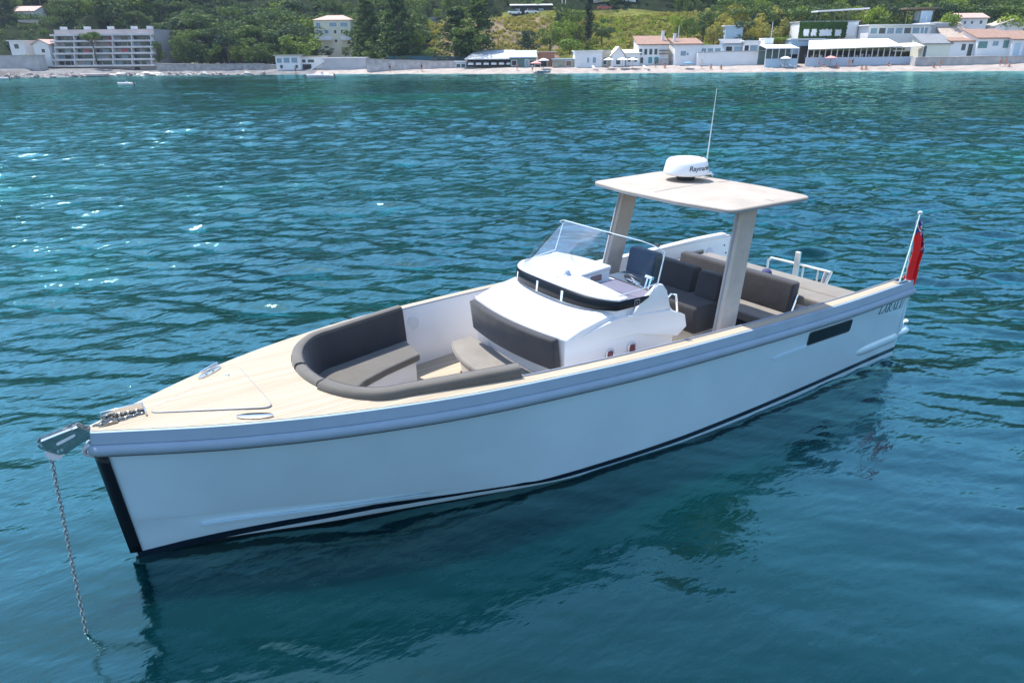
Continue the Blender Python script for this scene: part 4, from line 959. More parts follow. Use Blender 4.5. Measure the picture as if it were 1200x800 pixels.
# ------------------------------------------------------------------ parasols, people, loungers
def parasol_proto(m, open_=True):
    t = thing('parasol', (0, 0, 0), '', 'parasol')
    mb = MB(); mb.tube([(0, 0, 0), (0, 0, 2.35)], .035, 6); part(mb, 'pole', WOODM, t, smooth=True)
    mb = MB(); mb.lathe([(1.32, 1.86), (1.35, 2.0), (.7, 2.28), (.04, 2.46)], (0, 0, 0), 8); part(mb, 'canopy', m, t)
    return t
def place(t, u, d, dz=0, rz=0, sc_=1, label=None, group=None):
    t.location = G(u, d, ground_z(u, d)+dz); t.rotation_euler = (0, 0, RZ+rz); t.scale = (sc_,)*3
    if label: t['label'] = label
    if group: t['group'] = group
    return t
pw = parasol_proto(mat('parasol_white', (.80, .79, .76), .8)); pr = parasol_proto(mat('parasol_rose', (.70, .30, .28), .8))
pars = [(713, 77, 'white', 'white parasol on the beach just left of the small gable house'), (729, 76.5, 'white', 'white parasol in front of the small gable house, left of a pair'), (741, 75.5, 'white', 'white parasol in front of the small gable house, right of a pair'),
        (637, 73, 'white', 'small white parasol by the brick hut'), (919, 75.5, 'white', 'white parasol on the beach below the white awning terrace'), (972, 77, 'rose', 'rose parasol on the beach in front of the long cream awning'),
        (628, 83.0, 'rose', 'rose parasol at the waterline beside the small teal boat'), (806, 81, 'blue', 'low blue parasol on the beach before the terracotta-roofed houses')]
pb = parasol_proto(mat('parasol_blue', (.12, .28, .45), .8)); first = {'white': pw, 'rose': pr, 'blue': pb}; used = set()
def zb(px, py):   # where a pixel meets the beach sheet
    for k in range(400):
        d = 150+k*.15; u, dd, z = at(px, py, d)
        if z <= ground_z(u, d): return u, d
    return at(px, py, 165)[:2]
for px, py, c, lab in pars:
    d = DM(px, 157.5)+(4.6 if py < 78 else 1.5 if px != 806 else 4)
    d = float(d); q = first[c] if c not in used else dup(first[c]); used.add(c)
    place(q, at(px, 80, d)[0], d, -.45 if c == 'blue' else 0, random.random(), .95 if c != 'blue' else .8, lab)
def skin_person(name, J, E_, rad, m_skin):
    me = bpy.data.meshes.new(name); me.from_pydata(J, E_, []); o = bpy.data.objects.new(name, me); COL.objects.link(o)
    md = o.modifiers.new('skin', 'SKIN'); me.skin_vertices.new() if not me.skin_vertices else None
    for i, r_ in enumerate(rad): me.skin_vertices[0].data[i].radius = (r_, r_)
    me.skin_vertices[0].data[0].use_root = True
    s = o.modifiers.new('sub', 'SUBSURF'); s.levels = 1; s.render_levels = 1
    bpy.context.view_layer.update(); dg = bpy.context.evaluated_depsgraph_get(); em = bpy.data.meshes.new_from_object(o.evaluated_get(dg))
    bpy.data.objects.remove(o); em.materials.clear(); em.materials.append(m_skin); return em
SKIN = mat('skin', (.50, .27, .18), .6); HAIR = mat('hair', (.04, .025, .02), .8)
Jst = [(0, 0, .95), (0, 0, 1.18), (0, 0, 1.40), (0, 0, 1.50), (0, -.01, 1.62), (0, 0, 1.72), (.18, 0, 1.40), (.26, .02, 1.14), (.27, -.06, .90), (-.18, 0, 1.40), (-.26, .02, 1.14), (-.27, -.06, .90), (.10, 0, .90), (.11, -.01, .50), (.11, 0, .06), (.12, -.12, .03), (-.10, 0, .90), (-.11, -.01, .50), (-.11, 0, .06), (-.12, -.12, .03)]
Est = [(0, 1), (1, 2), (2, 3), (3, 4), (4, 5), (2, 6), (6, 7), (7, 8), (2, 9), (9, 10), (10, 11), (0, 12), (12, 13), (13, 14), (14, 15), (0, 16), (16, 17), (17, 18), (18, 19)]
Rst = [.13, .12, .13, .055, .095, .075, .055, .042, .034, .055, .042, .034, .09, .06, .042, .035, .09, .06, .042, .035]
body_st = skin_person('body', Jst, Est, Rst, SKIN)
Jsi = [(0, 0, .14), (0, .05, .38), (0, .08, .60), (0, .08, .70), (0, .07, .82), (0, .08, .92), (.18, .08, .60), (.26, .14, .36), (.24, .22, .12), (-.18, .08, .60), (-.26, .14, .36), (-.24, .22, .12), (.10, -.03, .13), (.14, -.38, .40), (.14, -.72, .06), (.14, -.84, .06), (-.10, -.03, .13), (-.14, -.38, .40), (-.14, -.72, .06), (-.14, -.84, .06)]
body_si = skin_person('body', Jsi, Est, Rst, SKIN)
cols = {'navy': (.03, .04, .09), 'red': (.5, .05, .05), 'white': (.75, .75, .75), 'black': (.02, .02, .025), 'teal': (.03, .3, .32), 'orange': (.6, .22, .05), 'blue': (.08, .2, .5)}
def person(px, off, pose, cloth, label, top=None, group=None, rz=0):
    d = DM(px, 157.5+off*.6); u = at(px, 80, d)[0]
    t = thing('person', (0, 0, 0), label, 'person', group)
    b = bpy.data.objects.new('body', body_st if pose == 'stand' else body_si); COL.objects.link(b); b.parent = t
    cm = mat('cloth_'+cloth, cols[cloth], .8); hz_ = 0 if pose == 'stand' else -.80; hy = 0 if pose == 'stand' else .075
    mb = MB(); mb.lathe([(.05, -.05), (.105, -.01), (.108, .05), (.06, .115), (.01, .125)], (0, hy+.015, 1.66+hz_), 10); part(mb, 'hair', HAIR, t, smooth=True)
    if pose == 'stand':
        mb = MB(); mb.lathe([(.155, .76), (.175, .88), (.15, 1.02), (.14, 1.04)], (0, 0, 0), 12, sy=.8); part(mb, 'shorts', cm, t, smooth=True)
        if top: mb = MB(); mb.lathe([(.15, 1.0), (.15, 1.15), (.185, 1.36), (.12, 1.46), (.06, 1.48)], (0, 0, 0), 12, sy=.8); part(mb, 'shirt', mat('cloth_'+top, cols[top], .8), t, smooth=True)
    else:
        mb = MB(); mb.lathe([(.17, .03), (.18, .14), (.15, .26), (.14, .28)], (0, .02, 0), 12); part(mb, 'shorts', cm, t, smooth=True)
        if top: mb = MB(); mb.lathe([(.15, .26), (.16, .45), (.17, .58), (.06, .69)], (0, .06, 0), 12, sy=.8); part(mb, 'shirt', mat('cloth_'+top, cols[top], .8), t, smooth=True)
    place(t, u, d, .0, rz); return t
person(346, 1.5, 'stand', 'navy', 'person in navy shorts standing on the narrow beach before the beach house')
person(494, 4, 'stand', 'black', 'person in dark clothes standing by the pale sea wall', 'black')
person(457, 3, 'stand', 'navy', 'person in navy and black walking beside the pale sea wall', 'black')
person(606, 5, 'stand', 'red', 'person in red shorts standing left of the teal boat')
person(624, 2, 'stand', 'orange', 'person in orange shorts and white shirt beside the rose parasol at the water', 'white')
person(768, 9, 'stand', 'black', 'person dressed in black in front of the teal-shuttered house', 'black')
person(779, 9, 'sit', 'red', 'person in red shorts sitting before the two-storey arcaded house', 'red')
person(822, 7, 'stand', 'white', 'person all in white standing right of the blue parasol', 'white')
person(833, 6, 'sit', 'navy', 'person in navy shorts sitting alone on the pebbles below the white terrace wall')
person(845, 5, 'sit', 'black', 'person in black sitting on the pebbles below the white terrace wall', 'black')
person(959, 6, 'stand', 'blue', 'person in blue shorts standing left of the rose parasol', None)
person(965, 7, 'sit', 'navy', 'person in navy sitting close to the rose parasol', 'navy')
person(980, 6, 'sit', 'red', 'person in red sitting just right of the rose parasol', 'red')
person(994, 8, 'stand', 'orange', 'person in orange shorts, left of a standing pair by the low white wall', None)
person(998, 8, 'stand', 'black', 'person all in black, right of a standing pair by the low white wall', 'black')
person(1010, 3, 'sit', 'red', 'person in red shorts, left of two sitting near the water')
person(1015, 3, 'sit', 'orange', 'person in orange shorts, right of two sitting near the water')
person(1041, 9, 'sit', 'navy', 'person in navy sitting against the low white wall', 'navy')
person(1094, 5, 'sit', 'black', 'person in black sitting on open pebbles below the promenade', 'black')
person(1101, 5, 'stand', 'orange', 'person in orange shorts standing alone below the promenade')
person(1171, 7, 'stand', 'red', 'person in red shorts, left of a standing pair at far right')
person(1177, 7, 'stand', 'orange', 'person in orange shorts, right of a standing pair at far right')
person(1182, 6, 'sit', 'teal', 'person in teal shorts sitting beside the standing pair at far right')
def lounger(px, off, label, group):
    t = thing('beach_lounger', (0, 0, 0), label, 'lounger', group)
    mb = MB(); mb.hexa([(-.32, -1.0, .30), (.32, -1.0, .30), (.32, .35, .30), (-.32, .35, .30), (-.32, -1.0, .38), (.32, -1.0, .38), (.32, .35, .38), (-.32, .35, .38)]); part(mb, 'bed', WHITE, t)
    mb = MB(); mb.hexa([(-.32, .35, .30), (.32, .35, .30), (.32, .95, .75), (-.32, .95, .75), (-.32, .33, .38), (.32, .33, .38), (.32, .9, .83), (-.32, .9, .83)]); part(mb, 'backrest', WHITE, t)
    for x in (-.28, .28):
        for y in (-.9, .3): mb = MB(); mb.box(x-.03, x+.03, y-.03, y+.03, 0, .31); part(mb, 'leg', WHITE, t)
    d = DM(px, 157.5+off*.6); place(t, at(px, 80, d)[0], d, 0, .5)
lounger(919, 7, 'white beach lounger, left of two below the white awning terrace', 'loungers on the beach')
lounger(928, 7, 'white beach lounger, right of two below the white awning terrace', 'loungers on the beach')
lounger(757, 6, 'white beach lounger on pebbles before the two-storey arcaded house', 'loungers on the beach')
lounger(697, 6, 'white beach lounger lying before the flat white house', 'loungers on the beach')

# ------------------------------------------------------------------ middle shore
# restaurant with grey roof and an open front
def restaurant():
    px0, px1 = 547, 601; d = DM(575, 166); u0, u1 = span(px0, px1, d); W = u1-u0; z0 = zat(575, 82, d); H = zat(575, 70, d)-z0; h = W/2
    t = new_thing('beach_restaurant', (u0+u1)/2, d, z0, 'beach restaurant with wide grey sloping roof and open shaded front', 'restaurant')
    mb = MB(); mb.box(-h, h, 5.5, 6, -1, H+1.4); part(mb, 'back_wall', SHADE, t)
    mb = MB(); mb.hexa([(-h-.6, -1.2, H), (h+.6, -1.2, H), (h+.6, 6.5, H+1.9), (-h+2, 6.5, H+1.9), (-h-.6, -1.2, H+.2), (h+.6, -1.2, H+.2), (h+.6, 6.5, H+2.1), (-h+2, 6.5, H+2.1)]); part(mb, 'roof', METR, t)
    for i in range(7):
        x = -h+W*i/6; mb = MB(); mb.box(x-.09, x+.09, -.1, .1, -1, H); part(mb, 'post', DARK, t)
    mb = MB(); mb.box(-h, h, -.02, .06, -.8, .55); part(mb, 'railing', mat('rail_dark', (.10, .11, .12), .8), t)
    for i in range(6):
        x = -h+W*(i+.5)/6; mb = MB(); mb.hexa([(x-.62, -1.0, H*.50), (x+.62, -1.0, H*.50), (x+.62, .8, H*.62), (x-.62, .8, H*.62), (x-.62, -1.0, H*.66), (x+.62, -1.0, H*.66), (x+.55, .8, H*.78), (x-.55, .8, H*.78)]); part(mb, 'white_awning', WHITE, t)
restaurant()
house(533, 546, 80.5, 73, 165, 'low blue and white stall left of the beach restaurant', 'stall', 2.5, BLUEP, 'flat', WHITE, [(.1, .45, .2, .7), (.55, .9, .2, .7)], name='stall', over=.3)
house(598, 628, 80, 68, 166, 'dark green beach hut with pale blue lean-to roof', 'hut', 5, mat('hut_green', (.10, .17, .16), .8, var=.2), 'mono', BLUEP, [(.06, .24, .25, .75, SHADE), (.58, .7, .2, .8, WINB), (.76, .95, .25, .75, SHADE)], name='hut', rh=1.4)
house(632, 650, 79, 61.5, 167, 'brown brick hut with thin pink-beige flat roof', 'hut', 5, BRICK, 'flat', mat('pinkish_roof', (.60, .45, .38), .9), [(.1, .5, .05, .45, SHADE)], name='hut', over=.6)
house(648, 674, 78.5, 70, 165, 'low rubble-stone hut with pale blue flat roof between brick hut and white house', 'hut', 4, mat('rubble', (.34, .33, .27), .9, var=.35, vscale=1.5), 'flat', BLUEP, [(.6, .85, .1, .8, WOODM)], name='hut', over=.2)
house(674, 706, 79, 60.5, 165, 'square white flat-roofed house with two small grey windows', 'house', 6, WHITE, 'flat', WHITE, [(.45, .52, .3, .6, WINB), (.66, .77, .28, .62, WINB)], name='house', over=.25)
house(704, 716, 78.5, 60, 167, 'narrow beige annex on the right of the square white house', 'annex', 5, mat('beige_wall', (.55, .49, .40), .9, var=.1), 'flat', CONC, [(.3, .6, .15, .6)], name='annex', over=.1)
house(717, 733, 78, 66, 166, 'small white gable-fronted beach house with cream roof', 'house', 5, WHITE, 'front', AWN, [(.35, .65, .2, .7)], name='house', rh=1.9, over=.4)
house(734, 750, 78, 63, 167.5, 'white beach house with pale sloping roof behind the parasols', 'house', 5, WHITE, 'mono', WHITE, [(.15, .35, .35, .7), (.6, .8, .35, .7)], name='house', rh=.7)
t, W, H = house(748, 783, 75.5, 53, 169, 'two-storey white house with long terracotta roof and teal shutters', 'house', 7, WHITE, 'mono', TERRA, [(.03, .13, .50, .80), (.2, .3, .50, .80), (.37, .47, .50, .80), (.54, .64, .50, .80), (.08, .18, .05, .36), (.35, .48, .05, .38, TEAL), (.55, .68, .05, .38, TEAL)], name='house', rh=1.9, chim=.88)
mb = MB(); mb.box(W*.2, W*.5, -.5, .02, H*.68, H*.74).box(W*.2, W*.5, -.5, .02, H*.52, H*.57); part(mb, 'balcony', WOODM, t)
mb = MB(); mb.box(W*.18, W*.5, -1.2, .02, -.5, H*.30); part(mb, 'stone_steps', STONE, t)
house(791, 822, 76, 52.5, 168, 'tall plain white house with terracotta roof and one framed window', 'house', 7, WHITE, 'mono', TERRA, [(.22, .42, .45, .68, WINB), (.45, .52, .47, .6, WINB)], name='house', rh=1.3, chim=.06)
house(820, 846, 74.5, 54, 170, 'white house with glazed upper veranda right of the tall plain house', 'house', 6, WHITE, 'flat', WHITE, [(.08, .28, .52, .86, WINB), (.36, .60, .52, .86, WINB), (.68, .93, .52, .86, WINB)], name='house', over=.1)
wall_run('terrace_wall', [(818, 62.5), (847, 61), (897, 60)], 167, 74.5, 'long bright white terrace wall right of the terracotta-roofed houses', 'terrace wall', WHITE, 1.0)
house(872, 897, 62, 48.8, 171, 'white flat-roofed house with wide dark windows above the terrace wall', 'house', 5, WHITE, 'flat', WHITE, [(.0, .2, .15, .65, SHADE), (.26, .62, .15, .68, WINB)], name='house', over=.3)
house(848, 872, 61, 52, 172, 'slate-blue sloping-roofed veranda above the terrace wall', 'veranda', 4, BLUEP, 'mono', SLATE, [(.1, .4, .1, .7, SHADE), (.5, .9, .1, .7, WINB)], name='veranda', rh=1.0)
house(895, 905, 72, 46, 168, 'narrow white stair tower between terrace wall and restaurant awnings', 'tower', 4, WHITE, 'flat', WHITE, [(.3, .6, .3, .5)], name='stair_tower', over=.05)
house(848, 868, 39.5, 31, 182, 'small blue-white hut half sunk in the green slope', 'hut', 4, BLUEP, 'flat', WHITE, (), name='hut', over=.3)

# ------------------------------------------------------------------ right shore restaurants
def terrace_rest():
    d = DM(960, 164)
    u0, u1 = span(897, 935, d); W = u1-u0; z0 = zat(916, 74, d); H = zat(916, 56, d)-z0; h = W/2
    t = new_thing('awning_terrace', (u0+u1)/2, d, z0, 'small restaurant terrace under a row of white awnings', 'terrace')
    mb = MB(); mb.box(-h, h, 4.5, 5, -1, H+.4); part(mb, 'back_wall', mat('teal_shade', (.12, .18, .18), .9), t)
    for i in range(4):
        x = -h+W*(i+.5)/4; w = W/8*.97
        mb = MB(); mb.hexa([(x-w, -.8, H-.25), (x+w, -.8, H-.25), (x+w, 4.5, H+.5), (x-w, 4.5, H+.5), (x-w, -.8, H-.1), (x+w, -.8, H-.1), (x+w, 4.5, H+.65), (x-w, 4.5, H+.65)]); part(mb, 'awning', WHITE, t)
    for i in range(6):
        x = -h+W*i/5; mb = MB(); mb.box(x-.06, x+.06, -.5, -.38, -1, H); part(mb, 'post', WHITE, t)
    mb = MB(); mb.box(-h, h, -.75, -.6, -1.0, .9); part(mb, 'parapet', BLUEP, t)
    u0, u1 = span(945, 1081, d); W = u1-u0; z0 = zat(1010, 73, d); H = zat(1010, 56.2, d)-z0; h = W/2
    t = new_thing('beach_restaurant', (u0+u1)/2, d, z0, 'long beach restaurant under one continuous cream awning', 'restaurant')
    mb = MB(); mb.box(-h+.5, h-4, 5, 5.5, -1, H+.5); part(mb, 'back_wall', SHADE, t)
    mb = MB(); mb.hexa([(-h, -1.0, H-.35), (h-5.0, -1.0, H+.1), (h-5.5, 5.5, H+1.75), (-h+2.4, 5.5, H+1.45), (-h, -1.0, H-.15), (h-5.0, -1.0, H+.3), (h-5.5, 5.5, H+1.95), (-h+2.4, 5.5, H+1.65)]); part(mb, 'awning', AWN, t)
    mb = MB(); mb.hexa([(h-5.2, -1.4, H+.0), (h-.4, -1.4, H+.1), (h-.8, 1.6, H+.8), (h-4.8, 1.6, H+.7), (h-5.2, -1.4, H+.15), (h-.4, -1.4, H+.25), (h-.8, 1.6, H+.95), (h-4.8, 1.6, H+.85)]); part(mb, 'side_awning', AWN, t)
    mb = MB(); mb.box(-h+.3, h-4, .0, .12, H*.80, H*.98); part(mb, 'green_fringe', mat('fringe', (.09, .12, .05), .9, var=.5, vscale=3), t)
    for i in range(17):
        x = -h+.4+(W-5)*i/16; mb = MB(); mb.box(x-.08, x+.08, -.08, .08, -1, H*.95); part(mb, 'post', PALE, t)
    random.seed(11)
    for i in range(26):
        x = -h+.9+(W-6)*i/25+random.uniform(-.2, .2); mb = MB(); y = random.uniform(.8, 3); z = H*.42; mb.box(x-.25, x+.25, y, y+.3, H*.3, z+random.uniform(.1, .5)); part(mb, 'chair_back', random.choice((WOODM, PALE, mat('tan_chair', (.42, .30, .20), .8), DARK)), t)
    mb = MB(); mb.box(-h, h-2, -.3, -.12, -1.2, H*.36); part(mb, 'parapet', mat('parapet_blue', (.52, .58, .66), .8, var=.05), t)
terrace_rest()
house(1081, 1113, 68, 52, 167, 'white cream-washed lower house with slate-grey lean-to roof', 'house', 5, mat('limewash', (.70, .72, .62), .8, var=.05), 'mono', SLATE, [(.02, .14, .05, .9)], name='house', rh=2.0)
t, W, H = house(1014, 1086, 46.5, 30, 173, 'long white upper building with a ribbon of blue-grey windows', 'building', 8, PALE, 'flat', WHITE, [(.03+i*.135, .03+i*.135+.105, .42, .82, WINB if i % 3 != 1 else WIN) for i in range(7)], name='building', over=.5, rz=.0)
house(1084, 1106, 46.5, 28, 175, 'plain grey-white block closing the right end of the ribbon-windowed building', 'building', 7, mat('grey_block', (.52, .53, .57), .85, var=.06), 'flat', WHITE, [(.6, .75, .4, .6)], name='building', over=.3)
# ivy-covered building
t, W, H = house(933, 1001, 45, 26, 176, 'ivy-covered building with five white arched openings', 'building', 6, PALE, 'flat', CONC, (), name='building', over=.2)
for k, (a, b) in enumerate(((.07, .17), (.21, .31), (.36, .44), (.45, .58), (.62, .74))):
    if k == 4: continue
for a, b in ((.07, .17), (.20, .30), (.34, .56), (.60, .72), (.80, .96)):
    mb = MB(); mb.box(-W/2+W*a, -W/2+W*b, -.32, .02, H*.12, H*(.58 if b < .9 else .95)); part(mb, 'white_bay', WHITE, t)
def ivy(t, x0, x1, z0, z1, n, y=-.1, holes=()):
    mb = MB(); vs = []; fs = []
    for i in range(n):
        x = random.uniform(x0, x1); z = random.uniform(z0, z1)
        if any(a < x < b and c < z < e for a, b, c, e in holes): continue
        yy_ = y-random.random()*.35; s = random.uniform(.12, .28); a = random.uniform(0, 6.28); nx, nz = math.cos(a)*s, math.sin(a)*s; o = len(vs); dy = random.uniform(-.12, .12)
        vs += [(x-nx, yy_-dy, z-nz), (x-nz, yy_+dy, z+nx), (x+nx, yy_+dy, z+nz), (x+nz, yy_-dy, z-nx)]; fs.append((o, o+1, o+2, o+3))
    mb.add(vs, fs); part(mb, 'ivy', IVY, t)
ivy(t, -W/2, W*.30, H*.02, H*1.0, 2600, holes=[(-W/2+W*a, -W/2+W*b, H*.12, H*.56) for a, b in ((.07, .17), (.20, .30), (.34, .56), (.60, .72))])
t, W, H = house(926, 964, 50, 46.5, 171, 'low white wall house with thin blue window strip under the ivy building', 'house', 4, BLUEP, 'flat', WHITE, [(.2, .85, .2, .8, WINB)], name='house', over=.2)
def canopy(px0, px1, d, yb, ya, ybr, label, name='canopy', m=PALE, posts=4, name_cat='canopy', lean=0):
    d = DM(px0, d); u0, u1 = span(px0, px1, d); W = u1-u0; z0 = zat((px0+px1)/2, yb, d); za = zat(px0, ya, d)-z0; zb_ = zat(px1, ybr, d)-z0; h = W/2
    t = new_thing(name, (u0+u1)/2, d, z0, label, name_cat)
    mb = MB(); mb.hexa([(-h, -.5, za-.35), (h, -.5, zb_-.35), (h, 3.5, zb_-.35), (-h, 3.5, za-.35), (-h, -.5, za), (h, -.5, zb_), (h, 3.5, zb_), (-h, 3.5, za)]); part(mb, 'roof', m, t)
    for i in range(posts):
        f = .08+.84*i/(posts-1); x = -h+W*f
        for y in (0, 3): mb = MB(); mb.box(x-.08, x+.08, y-.08, y+.08, -2.5, za+(zb_-za)*f-.34); part(mb, 'post', WOODM, t)
    return t
canopy(951, 1010, 182, 24, 12.6, 9.2, 'thin tilted pale canopy on posts above the ivy-covered building')
canopy(1052, 1088, 184, 23, 9.5, 8.6, 'brown wooden pergola frame on the green slope above the ribbon windows', 'pergola', WOODM, 3, 'pergola')
house(1071, 1084, 21.5, 13, 184.5, 'pale blue hut standing inside the brown pergola', 'hut', 3, BLUEP, 'flat', WOODM, (), name='hut', over=.1)
house(1118, 1149, 35, 21.5, 179, 'white house with small pinkish roof and three dark windows on the slope', 'house', 6, PALE, 'gable', ROOFP, [(.14, .22, .5, .75), (.40, .48, .5, .75), (.72, .82, .5, .78)], name='house', rh=1.0)
# steep tiled ramp roof
t, W, H = house(1107, 1136, 52, 50, 171, 'building with a steep pale brown tiled roof running down to the promenade', 'building', 6, CONC, 'mono', mat('pale_tile', (.46, .37, .30), .85, var=.2, vscale=3), (), name='building', rh=4.2, over=.3)
house(1113, 1143, 67.5, 49, 168, 'small white cottage with two dark doors and brown roof edge', 'cottage', 5, WHITE, 'mono', TERRA, [(.42, .58, .45, .85), (.68, .86, .05, .85)], name='cottage', rh=.9)
house(1143.5, 1183, 67.5, 45.5, 168, 'white cottage with broad terracotta roof and three teal windows', 'cottage', 6, WHITE, 'mono', TERRA, [(.03, .30, .50, .86, mat('teal_glass', (.10, .22, .22), .3)), (.45, .62, .62, .86, WINB), (.76, .96, .50, .90, mat('teal_glass', (.1, .22, .22)))], name='cottage', rh=1.9)
house(1184, 1215, 67.5, 47, 168, 'white cottage with terracotta roof and shuttered front cut by the right edge', 'cottage', 6, WHITE, 'mono', TERRA, [(.1, .35, .1, .85, BLUEP), (.45, .7, .1, .85, BLUEP)], name='cottage', rh=1.8)
house(1160, 1200, 37, 30, 178, 'pale roofed shed behind the terracotta cottages', 'shed', 5, PALE, 'front', mat('beige_wall', (.55, .49, .40)), (), name='shed', rh=1.2)
wall_run('promenade_wall', [(1075, 68), (1120, 67.5), (1160, 66.5), (1240, 66)], 165, 71.5, 'low grey promenade wall along the right beach', 'promenade wall', CONC, 2.0)
def bush_mesh(n, rx, ry, rz_, leaf, seed): ...
# road terrace at the top: parked cars, posts, pale buildings
def car(px, py, d, m, label):
    d = DM(px, d); u, dd, z = at(px, py, d)
    t = new_thing('parked_car', u, d, zat(px, py, d), label, 'car', 'cars parked along the upper road')
    mb = MB(); mb.prism([(-2.1, .3), (2.1, .3), (2.15, .75), (1.3, .92), (-2.0, .95), (-2.15, .6)], -.85, .85, 'y'); part(mb, 'body', m, t, bevel=.06)
    mb = MB(); mb.prism([(-1.5, .93), (1.2, .93), (.6, 1.42), (-1.0, 1.45)], -.75, .75, 'y'); part(mb, 'cabin', WIN, t, bevel=.05)
    for x in (-1.3, 1.3):
        for y in (-.8, .8): mb = MB(); mb.tube([(x, y-.1, .32), (x, y+.1, .32)], .32, 14); part(mb, 'wheel', DARK, t, smooth=True, angle=40)
car(603, 17.5, 226, mat('car_silver', (.6, .6, .62), .3, .5), 'silver parked car at the left end of the upper roadside terrace')
car(623, 16.8, 226, mat('car_white', (.75, .75, .75), .3), 'white parked car in the middle of the upper roadside terrace')
car(708, 12, 226, mat('car_red', (.45, .06, .05), .3), 'dark red parked car just right of the cypress')
car(481, 27, 222, mat('car_white', (.75, .75, .75)), 'white parked car above the bare slope left of the large dark tree')
house(600, 645, 17, 7, 231, 'dark roadside café under white awnings on the upper road', 'café', 5, SHADE, 'mono', WHITE, [(.1, .2, .1, .6, WINB), (.4, .5, .1, .6, WINB), (.7, .8, .1, .6, WINB)], name='roadside_cafe', rh=.6, over=.6)
house(488, 512, 30, 22, 226, 'grey-blue roadside building above the bare slope', 'building', 5, mat('bluegrey', (.30, .35, .45), .8), 'flat', CONC, [(.1, .3, .2, .7), (.5, .7, .2, .7)], name='building')
house(694, 716, 12, -6, 240, 'pinkish building beside the cypress cut by the top edge', 'building', 6, mat('pinkish_wall', (.55, .45, .42), .9, var=.1), 'flat', CONC, [(.2, .4, .2, .4), (.6, .8, .2, .4)], name='building')
house(720, 742, 10, -6, 240, 'grey-white building at the top edge right of the cypress', 'building', 6, PALE, 'flat', CONC, [(.15, .35, .2, .45), (.6, .8, .2, .45)], name='building')
house(752, 795, 5, -8, 246, 'pale building strip along the top edge above the green slope', 'building', 6, PALE, 'flat', CONC, [(.1, .2, .25, .5), (.4, .5, .25, .5), (.7, .8, .25, .5)], name='building')
def pole(px, yb, yt, d, label, r=.12, name='lamp_post', cat='post'):
    d = DM(px, d); u, dd, z0 = at(px, yb, d); z1 = zat(px, yt, d); mb = MB(); p = G(u, d, z0-1)
    mb.tube([p, G(u, d, z1)], [r, r*.7], 8); o = mb.build(name, PALE, None, smooth=True); tag(o, label, cat)
pole(658.5, 16, -8, 222, 'pale roadside post, left of the pair beside the café', .14); pole(662.5, 16, -8, 222, 'pale roadside post, right of the pair beside the café', .14)
pole(795, 44, 30, 172, 'thin grey post standing behind the terracotta roofs', .10); pole(903.5, 46, 26, 178, 'thin grey post left of the ivy-covered building', .10); pole(1081, 46, 19, 172, 'thin post rising beside the ribbon-windowed building', .09)
pole(823, 74, 60, 166, 'thin dark post on the beach before the white terrace wall', .07)

